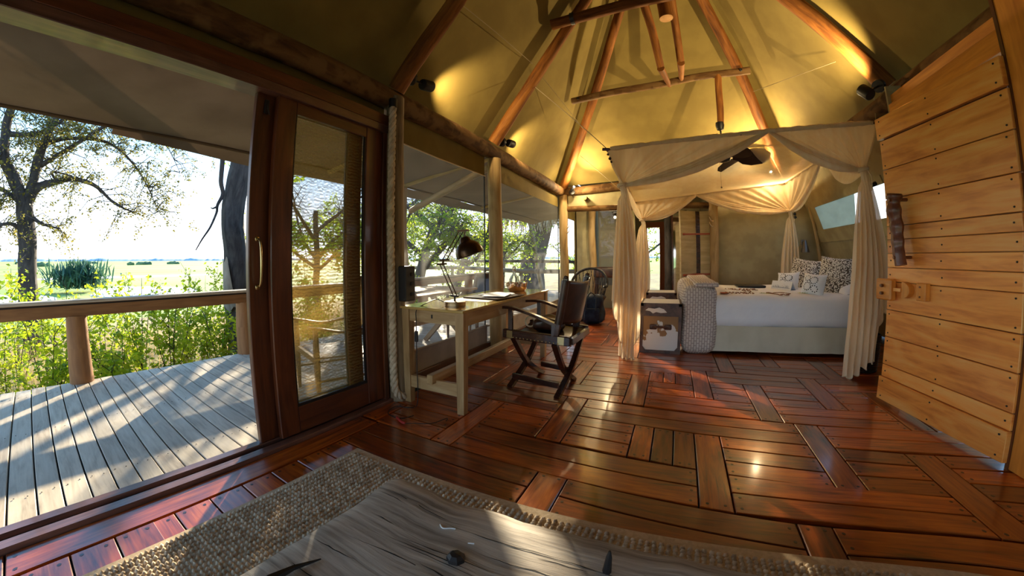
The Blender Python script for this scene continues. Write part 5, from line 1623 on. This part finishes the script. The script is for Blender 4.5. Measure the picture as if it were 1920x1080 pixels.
copy_thing(c0, (-2.62, 4.62, -.035), R(-10), 'timber armchair at the far side of the deck table, back towards the window post')
copy_thing(c0, (-3.62, 3.75, -.035), R(80), 'timber armchair on the railing side of the deck table')
dt = thing('deck_table', 'timber deck table on crossed legs outside the first mesh window', 'table', (-2.75, 3.45, 0))
for k in range(5):
    MB().rbox((-3.07 + .16 * k, 3.55, .715), (.152, 1.45, .03), .004, 1).build('plank', 'outwood', dt)
for y in (3.0, 4.1):
    MB().bar((-3.10, y, -.03), (-2.42, y, .70), .045, .06, up=(1, 0, 0)).build('leg', 'outwood', dt)
    MB().bar((-2.42, y + .045, -.03), (-3.10, y + .045, .70), .045, .06, up=(1, 0, 0)).build('leg', 'outwood', dt)
MB().bar((-2.76, 3.0, .33), (-2.76, 4.12, .33), .04, .05).build('stretcher', 'outwood', dt)
tb = MB(); tb.rbox((-2.98, 3.05, .765), (.12, .10, .07), .006, 1); tag(tb.build('wooden_box', 'outwood'), 'small wooden box standing on the deck table', 'box')

# ------------------------------------------------------------------ vegetation
def leaves(P, size, name, mat, parent, droop=.3, aspect=.55, jitter=.35):
    P = np.asarray(P, dtype=float)
    # keep the crowns open where the low sun shines through onto the deck and into the room
    t_ = P[:, 2] / sv.z
    lx, ly = P[:, 0] - sv.x * t_, P[:, 1] - sv.y * t_
    prob = np.where((lx > -4.6) & (lx < 3.0) & (ly > -3), np.where(ly < 1.7, .985, np.where(ly < 3.5, .7, .5)), 0.0)
    P = P[rng.uniform(size=len(P)) > prob]; n = len(P)
    d = rng.normal(size=(n, 3)); d[:, 2] = d[:, 2] * .6 - droop
    d /= np.linalg.norm(d, axis=1)[:, None]
    q = rng.normal(size=(n, 3)); q -= (q * d).sum(1)[:, None] * d; q /= np.linalg.norm(q, axis=1)[:, None]
    nn = np.cross(d, q)
    s = size * (1 + rng.uniform(-jitter, jitter, n))[:, None]
    V = np.empty((n, 4, 3))
    V[:, 0] = P
    V[:, 1] = P + d * s * .45 + q * s * aspect * .5 + nn * s * .08
    V[:, 2] = P + d * s
    V[:, 3] = P + d * s * .45 - q * s * aspect * .5 + nn * s * .08
    V = V.reshape(-1, 3) - np.array(parent.get('_w', (0, 0, 0)))
    me = bpy.data.meshes.new(name)
    me.vertices.add(4 * n); me.vertices.foreach_set('co', V.ravel())
    idx = np.arange(n)[:, None] * 4 + np.array([0, 1, 2, 0, 2, 3])[None]
    me.loops.add(6 * n); me.loops.foreach_set('vertex_index', idx.ravel().astype(np.int32))
    me.polygons.add(2 * n); me.polygons.foreach_set('loop_start', (np.arange(2 * n) * 3).astype(np.int32))
    try: me.polygons.foreach_set('loop_total', np.full(2 * n, 3, dtype=np.int32))
    except Exception: pass
    me.update(calc_edges=True); me.validate()
    me.materials.append(MAT[mat])
    o = bpy.data.objects.new(name, me); C.objects.link(o); o.parent = parent; o['kind'] = 'stuff'
    return o
def bush(x, y, h, r, nl, label, size=.075, mat='leaf', stems=7, seed=0, group=None):
    rr = random.Random(seed)
    t_ = thing('leafy_bush', label, 'bush', (x, y, GZ + .05), group)
    sb = MB(); pts = []
    for k in range(stems):
        a = rr.uniform(0, 2 * PI); rad = r * rr.uniform(.3, 1); hh = h * rr.uniform(.7, 1.08)
        p = bez([(x + rr.uniform(-.1, .1), y + rr.uniform(-.1, .1), GZ), (x + math.cos(a) * rad * .4, y + math.sin(a) * rad * .4, GZ + hh * .5), (x + math.cos(a) * rad, y + math.sin(a) * rad, GZ + hh)], 5)
        sb.tube(p, [.011 * (1 - .07 * i) for i in range(len(p))], 4, cap=False)
        for j in range(5):
            q = p[rr.randint(3, len(p) - 2)]
            e = q + Vector((rr.uniform(-1, 1), rr.uniform(-1, 1), rr.uniform(0, .9))) * .32
            sb.tube([q, (q + e) / 2 + Vector((0, 0, .02)), e], [.005, .004, .002], 3, cap=False)
            for m_ in range(max(1, nl // (stems * 7))):
                c = q.lerp(e, rr.random()) + Vector((rr.gauss(0, .05), rr.gauss(0, .05), rr.gauss(0, .05)))
                pts.append(c)
        for m_ in range(nl // (stems * 4)):
            c = p[rr.randint(2, len(p) - 1)] + Vector((rr.gauss(0, .08), rr.gauss(0, .08), rr.gauss(0, .08)))
            pts.append(c)
    sb.build('stem', 'bark', t_, smooth=True, kind='stuff')
    leaves(pts, size, 'foliage', mat, t_)
    return t_
BU = [(-5.3, -.9, 1.45, .5), (-5.5, .0, 1.35, .5), (-5.25, .75, 1.25, .45), (-5.6, 1.5, 1.45, .5), (-5.4, 2.2, 1.3, .4), (-6.4, -.55, 1.85, .6), (-6.6, .35, 1.75, .55), (-6.4, 1.3, 1.7, .6), (-6.8, 2.1, 1.8, .5),
      (-6.5, 3.3, 1.8, .5), (-5.5, 3.1, 1.4, .5), (-5.6, 4.0, 1.5, .5), (-5.4, 5.0, 1.5, .5), (-7.6, .9, 1.75, .7), (-7.8, -.4, 1.8, .7), (-7.6, 2.8, 1.8, .6), (-6.3, 4.6, 1.8, .6), (-6.2, 5.9, 1.9, .6), (-5.6, 6.6, 1.6, .6), (-6.4, 7.4, 2.0, .7), (-5.8, 8.8, 1.8, .7)]
BW = ['leftmost low bush just beyond the deck railing', 'low bush beyond the railing, left of the first rail post', 'low bush hugging the deck edge right of the first rail post', 'leafy bush beyond the middle of the visible railing', 'low bush in front of the pale scarred trunk', 'tall bright bush rising above the railing at the far left', 'tall bright bush beside the left tree trunk', 'tall bush rising over the middle of the railing', 'tall thin bush left of the pale scarred trunk',
      'bush just right of the pale scarred trunk, seen past the door edge', 'low bush behind the sliding door screen', 'bush behind the left part of the sliding door screen', 'bush beyond the railing behind the deck chair', 'farther bush in front of the palm clump', 'farther bush behind the left tree', 'farther bush at the water edge left of the sliding door', 'bush behind the deck table seen through the first mesh window', 'bush beyond the awning post outside the first mesh window', 'low bush right of the awning post', 'tall bush beyond the railing behind the desk lamp', 'bush beyond the railing left of the middle post']
for i, ((x, y, h, r), l) in enumerate(zip(BU, BW)):
    bush(x, y, h, r, 1150 if x > -7 else 800, l, seed=i, group='leafy bushes beyond the deck')
# dry grass
gr = MB()
rr = random.Random(11)
vs, fs = [], []
for k in range(15000):
    x = rr.uniform(-11, -4.6); y = rr.uniform(-3, 12)
    h = rr.uniform(.2, .8); a = rr.uniform(0, 2 * PI); l = rr.uniform(0, .15)
    z = GZ + .08
    o = len(vs)
    vs += [(x, y, z), (x + .007 * math.cos(a), y + .007 * math.sin(a), z), (x + l * math.cos(a * 3), y + l * math.sin(a * 3), z + h)]
    fs.append((o, o + 1, o + 2))
gr.add(vs, fs)
tag(gr.build('dry_grass', 'drygrass', kind='stuff'), 'dry yellow grass under the bushes below the deck', 'grass')

def tree(name, label, limbs, leafmat, leafsize, perlimb, twigs, barkm='bark', loc=None, cat='tree', spread=.9, droop=-.2, group=None, leafn=9, twl=(.4, 1.1), seed=0):
    """limbs: list of (points, r0, r1, leafy)"""
    rr = random.Random(seed)
    t_ = thing(name, label, cat, loc or tuple(limbs[0][0][0]), group)
    pts = []
    tw = MB()
    for li, (P_, r0, r1, leafy) in enumerate(limbs):
        p = bez(P_, 6)
        n = len(p)
        p = [q + Vector((noise.noise(q * 1.3), noise.noise(q * 1.3 + Vector((5, 0, 0))), 0)) * .05 for q in p]
        MB().tube(p, [lerp(r0, r1, i / (n - 1)) for i in range(n)], 10, jit=.16, seed=li).build('trunk' if li == 0 else 'branch', barkm, t_, smooth='auto')
        if not leafy: continue
        for k in range(int(twigs * leafy)):
            i = rr.randint(int(n * .25), n - 1)
            base = p[i]
            d = Vector((rr.gauss(0, 1), rr.gauss(0, 1), rr.gauss(.1, .6))).normalized()
            L_ = rr.uniform(*twl)
            m = base + d * L_ * .5 + Vector((0, 0, .04))
            e = base + d * L_ + Vector((0, 0, droop * L_))
            tw.tube([base, m, e], [.012, .008, .003], 4, cap=False)
            for s_ in range(4):
                b0 = (base.lerp(e, rr.uniform(.3, 1)))
                d2 = (d + Vector((rr.gauss(0, .7), rr.gauss(0, .7), rr.gauss(-.2, .5)))).normalized()
                e2 = b0 + d2 * L_ * rr.uniform(.25, .55)
                tw.tube([b0, e2], [.005, .002], 3, cap=False)
                for q in range(leafn):
                    pts.append(b0.lerp(e2, rr.random()) + Vector((rr.gauss(0, .04), rr.gauss(0, .04), rr.gauss(0, .04))))
    if tw.v: tw.build('twigs', barkm, t_, kind='stuff', smooth=True)
    if pts: leaves(pts, leafsize, 'foliage', leafmat, t_)
    return t_
def yz(x, L, dx=0.0): return [(x + dx * i, y, z) for i, (y, z) in enumerate(L)]
T1 = -10
tree('savanna_tree', 'spreading tree with bare forked limbs and thin olive leaves beyond the railing', [
    (yz(T1, [(-.19, GZ), (-.2, .35), (-.22, 1.2), (-.25, 1.83), (-.3, 2.25)]), .20, .16, 0),
    (yz(T1, [(-.3, 2.2), (-.54, 2.76), (-.75, 3.16), (-.77, 3.7), (-.7, 4.21), (-.69, 4.95)]), .13, .06, .8),
    (yz(T1, [(-.26, 2.2), (-.16, 2.81), (-.07, 3.48), (.12, 4.03), (.42, 4.52), (.91, 5.01)], .05), .12, .03, 1),
    (yz(T1, [(-.25, 2.2), (-.09, 2.57), (.2, 2.71), (.56, 2.8), (1.01, 2.7), (1.49, 2.33), (1.85, 2.18)], .04), .10, .012, .5),
    (yz(T1, [(-.21, 2.05), (.05, 1.85), (.38, 1.75)], .1), .05, .015, .25),
    (yz(T1, [(-.34, 1.72), (-.58, 1.82), (-.89, 1.7)], .1), .05, .02, .25),
    (yz(T1, [(-.34, 2.2), (-.61, 2.44), (-.94, 2.62)], -.1), .06, .03, .4),
    (yz(T1, [(-.07, 3.48), (.43, 3.66), (1.2, 3.69), (1.78, 3.28), (2.13, 2.76), (2.41, 2.21)], .08), .05, .006, 1.1),
    (yz(T1, [(-.17, 2.92), (.11, 3.17), (.65, 3.6), (1.16, 4.06), (1.85, 4.39), (2.77, 4.38), (3.64, 4.1)], .12), .06, .006, 1.5),
    (yz(T1, [(-.76, 3.59), (-.39, 3.65), (-.01, 3.83), (.36, 4.2), (1.1, 4.55), (1.83, 4.52), (2.66, 4.09), (3.12, 3.4)], -.08), .06, .006, 1.6),
    (yz(T1, [(.2, 2.79), (.16, 2.93), (.5, 2.88), (.84, 2.75)], 0), .03, .01, .2),
], 'leafolive', .06, 0, 62, seed=2, leafn=8, twl=(.35, .95), droop=-.35)
tree('scarred_tree', 'thick dark tree trunk with pale bark scar and broken hanging branch', [
    (yz(-6.2, [(2.86, GZ), (2.86, .46), (2.83, 1.17), (2.80, 1.71), (2.82, 2.34), (2.89, 2.96), (2.93, 3.4), (2.94, 4.4)]), .215, .19, 0),
    (yz(-6.15, [(2.70, 3.0), (2.54, 2.93), (2.5, 2.72), (2.51, 2.4), (2.57, 2.19), (2.51, 2.0), (2.5, 1.87), (2.39, 1.65), (2.22, 1.43), (2.11, 1.26)]), .05, .008, 0),
    (yz(-6.15, [(2.51, 1.98), (2.44, 1.94), (2.40, 1.95)]), .02, .006, 0),
    (yz(-6.2, [(2.87, 4.2), (2.7, 5.2), (2.2, 6.0)]), .14, .05, 1),
    (yz(-6.2, [(2.87, 4.2), (3.3, 5.0), (4.2, 5.6)]), .14, .05, 1),
], 'leafdark', .08, 0, 30, seed=5)
sc = MB()
def scar(u, v):
    z = lerp(.30, 1.12, v); a = R(lerp(-92, -25 - 35 * v, u))
    r_ = .232 + .01 * math.sin(PI * u)
    return Vector((-6.2 + r_ * math.cos(a), 2.845 + r_ * math.sin(a), z + .05 * math.sin(u * 9)))
sc.grid(scar, 6, 8)
sco = sc.build('bark_scar', 'palebark', bpy.data.objects['scarred_tree'], smooth=True, label='pale bare patch where the bark is gone')
def leaftree(x, y, h, r, n, label, seed, mat='leafdark', size=.11, tr=.12, low=.35, lean=(0, 0)):
    rr = random.Random(seed)
    limbs = [([(x, y, GZ), (x + lean[0] * .3, y + lean[1] * .3, GZ + h * .3), (x + lean[0], y + lean[1], GZ + h * .62)], tr, tr * .6, 0)]
    for k in range(6):
        a = rr.uniform(0, 2 * PI); z0 = GZ + h * rr.uniform(.3, .6)
        f = (z0 - GZ) / (h * .62)
        limbs.append(([(x + lean[0] * f, y + lean[1] * f, z0), (x + lean[0] * f + math.cos(a) * r * .5, y + lean[1] * f + math.sin(a) * r * .5, z0 + h * .15), (x + math.cos(a) * r, y + math.sin(a) * r, GZ + h * rr.uniform(low + .2, .95))], tr * .5, .02, 1.0))
    return tree('leafy_tree', label, limbs, mat, size, 0, n, seed=seed, leafn=10, twl=(.5, 1.3), group='trees beyond the deck')
leaftree(-9.2, 6.8, 5.6, 2.0, 34, 'leafy tree seen through the sliding door screen', 21, lean=(.2, -.2))
leaftree(-7.2, 8.9, 5.2, 1.9, 34, 'leafy tree seen behind the desk lamp', 22, lean=(.3, .8), tr=.2)
leaftree(-9.5, 9.6, 6.2, 2.2, 34, 'taller leafy tree behind the awning post', 23, tr=.16)
leaftree(-8.0, 12.5, 4.8, 1.7, 28, 'leafy tree just left of the middle window post', 24, tr=.2, lean=(.5, .8))
leaftree(-6.6, 14.2, 3.8, 1.3, 24, 'young leafy tree in the left part of the second mesh window', 25, size=.10)
leaftree(-12.5, 27, 4.4, 2.6, 26, 'distant leafy tree low in the second mesh window', 26, mat='leaf')
leaftree(-15, 15.5, 5.6, 2.6, 28, 'distant leafy tree behind the middle window post', 27, mat='leaf')
leaftree(-6.6, 27, 4.2, 2.4, 26, 'distant tree beyond the big leaning trunk', 28)
leaftree(-1.2, 17.0, 5.0, 2.0, 20, 'leafy tree outside the far doorway', 29)
# big trunk with dead palm leaves
bt_ = tree('leaning_tree', 'huge leaning grey trunk hung with dry palm leaves outside the second mesh window', [
    ([(-6.6, 17.6, GZ), (-6.7, 18.0, .6), (-6.55, 18.6, 2.2), (-6.1, 19.4, 4.2)], .75, .5, 0),
    ([(-6.3, 19.0, 3.2), (-7.2, 18.4, 3.6), (-8.2, 17.8, 3.4)], .22, .14, 0)], 'leafdark', .1, 0, 0, seed=9)
th_ = MB()
rr = random.Random(4)
for k in range(420):
    u = rr.random()
    base = Vector((lerp(-8.4, -5.2, u) + rr.gauss(0, .2), 18.2 + rr.gauss(0, .5), 3.7 + rr.uniform(-.2, .6)))
    L_ = rr.uniform(.5, 1.3)
    d = Vector((rr.gauss(0, .25), rr.gauss(0, .25), -1)).normalized()
    s_ = Vector((rr.uniform(-1, 1), rr.uniform(-1, 1), 0)).normalized() * .07
    e = base + d * L_
    th_.add([base - s_, base + s_, e + s_ * .3, e - s_ * .3], [(0, 1, 2, 3)])
th_.build('dry_leaves', 'thatch', bt_, kind='stuff')
log('leaning_pole', (-5.5, 16.4, GZ), (-5.5, 14.3, 3.1), .10, .08, 'palebark', 'pale leaning pole in front of the huge grey trunk outside', 'pole', seed=61)
# palm clump on the plain
pc = thing('palm_clump', 'dark blue-green palm clump standing alone on the plain', 'palm', (-30, 2.25, GZ))
pv, pf = [], []
rr = random.Random(8)
for k in range(900):
    a = rr.uniform(0, 2 * PI); el = rr.uniform(.1, 1.45); L_ = rr.uniform(.8, 1.5)
    c = Vector((-30 + rr.gauss(0, .6), 2.25 + rr.gauss(0, .75), GZ + rr.uniform(.2, 1.2)))
    d = Vector((math.cos(a) * math.cos(el), math.sin(a) * math.cos(el), math.sin(el)))
    s_ = d.cross(Vector((0, 0, 1))).normalized() * .05
    m = c + d * L_ * .6; e = c + d * L_ - Vector((0, 0, .12))
    o = len(pv); pv += [c - s_, c + s_, m + s_, m - s_, e]; pf += [(o, o + 1, o + 2, o + 3), (o + 3, o + 2, o + 4)]
MB().add(pv, pf).build('fronds', 'palmleaf', pc, kind='stuff')
# water
rr = random.Random(3)
def pool(x0, x1, y0, y1, seed, label):
    n = 40; cx, cy = (x0 + x1) / 2, (y0 + y1) / 2
    poly = []
    for k in range(n):
        a = 2 * PI * k / n
        r_ = 1 + .30 * noise.noise(Vector((math.cos(a) * 2 + seed, math.sin(a) * 2, seed)))
        poly.append((cx + (x1 - x0) / 2 * r_ * math.cos(a), cy + (y1 - y0) / 2 * r_ * math.sin(a)))
    o = MB().prism(poly, GZ - .02, GZ + .012).build('water_pool', 'water')
    tag(o, label, 'water', None)
pool(-31, -20, -5.5, .8, 1, 'shallow water lying on the plain left of the palm clump')
pool(-34, -22, 2.9, 9.5, 2, 'shallow water lying on the plain right of the palm clump')
pool(-56, -50, -3, 22, 3, 'thin far strip of water across the green plain')
for i, (x, y, w) in enumerate(((-150, 1.0, 4), (-170, 37, 6), (-180, 52, 5), (-230, 24, 5), (-240, -8, 5), (-200, 100, 10), (-160, 30, 2.5))):
    o = puff((x, y, GZ + .3), (w * .6, w, 1.5), .7, 8, amp=.7, fr=.9, seed=i).build('plain_bush', 'plainbush', smooth=True)
    tag(o, ('small dark bush on the plain above the left railing post', 'wide dark bush on the plain left of the scarred trunk', 'dark bush on the plain just left of the scarred trunk', 'faint dark bush far out on the plain', 'dark bush on the plain at the left picture edge', 'broad dark bush on the plain behind the scarred trunk', 'tiny dark bush on the plain in the middle distance')[i], 'bush', 'dark bushes on the plain')
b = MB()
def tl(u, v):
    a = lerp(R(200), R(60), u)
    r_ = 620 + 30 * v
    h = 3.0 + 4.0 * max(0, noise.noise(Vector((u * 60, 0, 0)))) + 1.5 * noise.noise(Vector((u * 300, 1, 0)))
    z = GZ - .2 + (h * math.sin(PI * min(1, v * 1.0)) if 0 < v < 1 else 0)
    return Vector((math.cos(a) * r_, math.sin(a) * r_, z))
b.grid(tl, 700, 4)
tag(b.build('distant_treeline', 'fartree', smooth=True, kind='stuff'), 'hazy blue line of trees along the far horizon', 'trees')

# black cord stoppers on the curtain ties
for cname, c_, ks in (('bed_curtain.001', KFR, ((.07, -.05, -.14),)), ('bed_curtain.003', KBR, ((.05, -.08, -.06), (.055, -.085, -.11)))):
    par = bpy.data.objects[cname]
    for k in ks:
        p = c_ + Vector(k)
        MB().lathe([(.012, -.02), (.022, -.018), (.022, .018), (.012, .02)], p, 12, Matrix.Rotation(R(70), 3, 'Y')).build('cord_stopper', 'blackgloss', par, smooth='auto')
hb_ = thing('handbag', 'small dark bag with a pale ring handle lying on the seat of the folding chair', 'bag', (-1.02, 3.12, .475))
puff((-1.0, 3.13, .535), (.26, .20, .12), .045, 10, amp=.03, fr=8, seed=4).build('body', 'leather', hb_, smooth=True)
MB().tube([(-1.17 + .045 * math.cos(a), 3.10, .545 + .045 * math.sin(a)) for a in np.linspace(0, 2 * PI, 20)], .008, 8).build('ring_handle', 'cream', hb_, smooth=True)
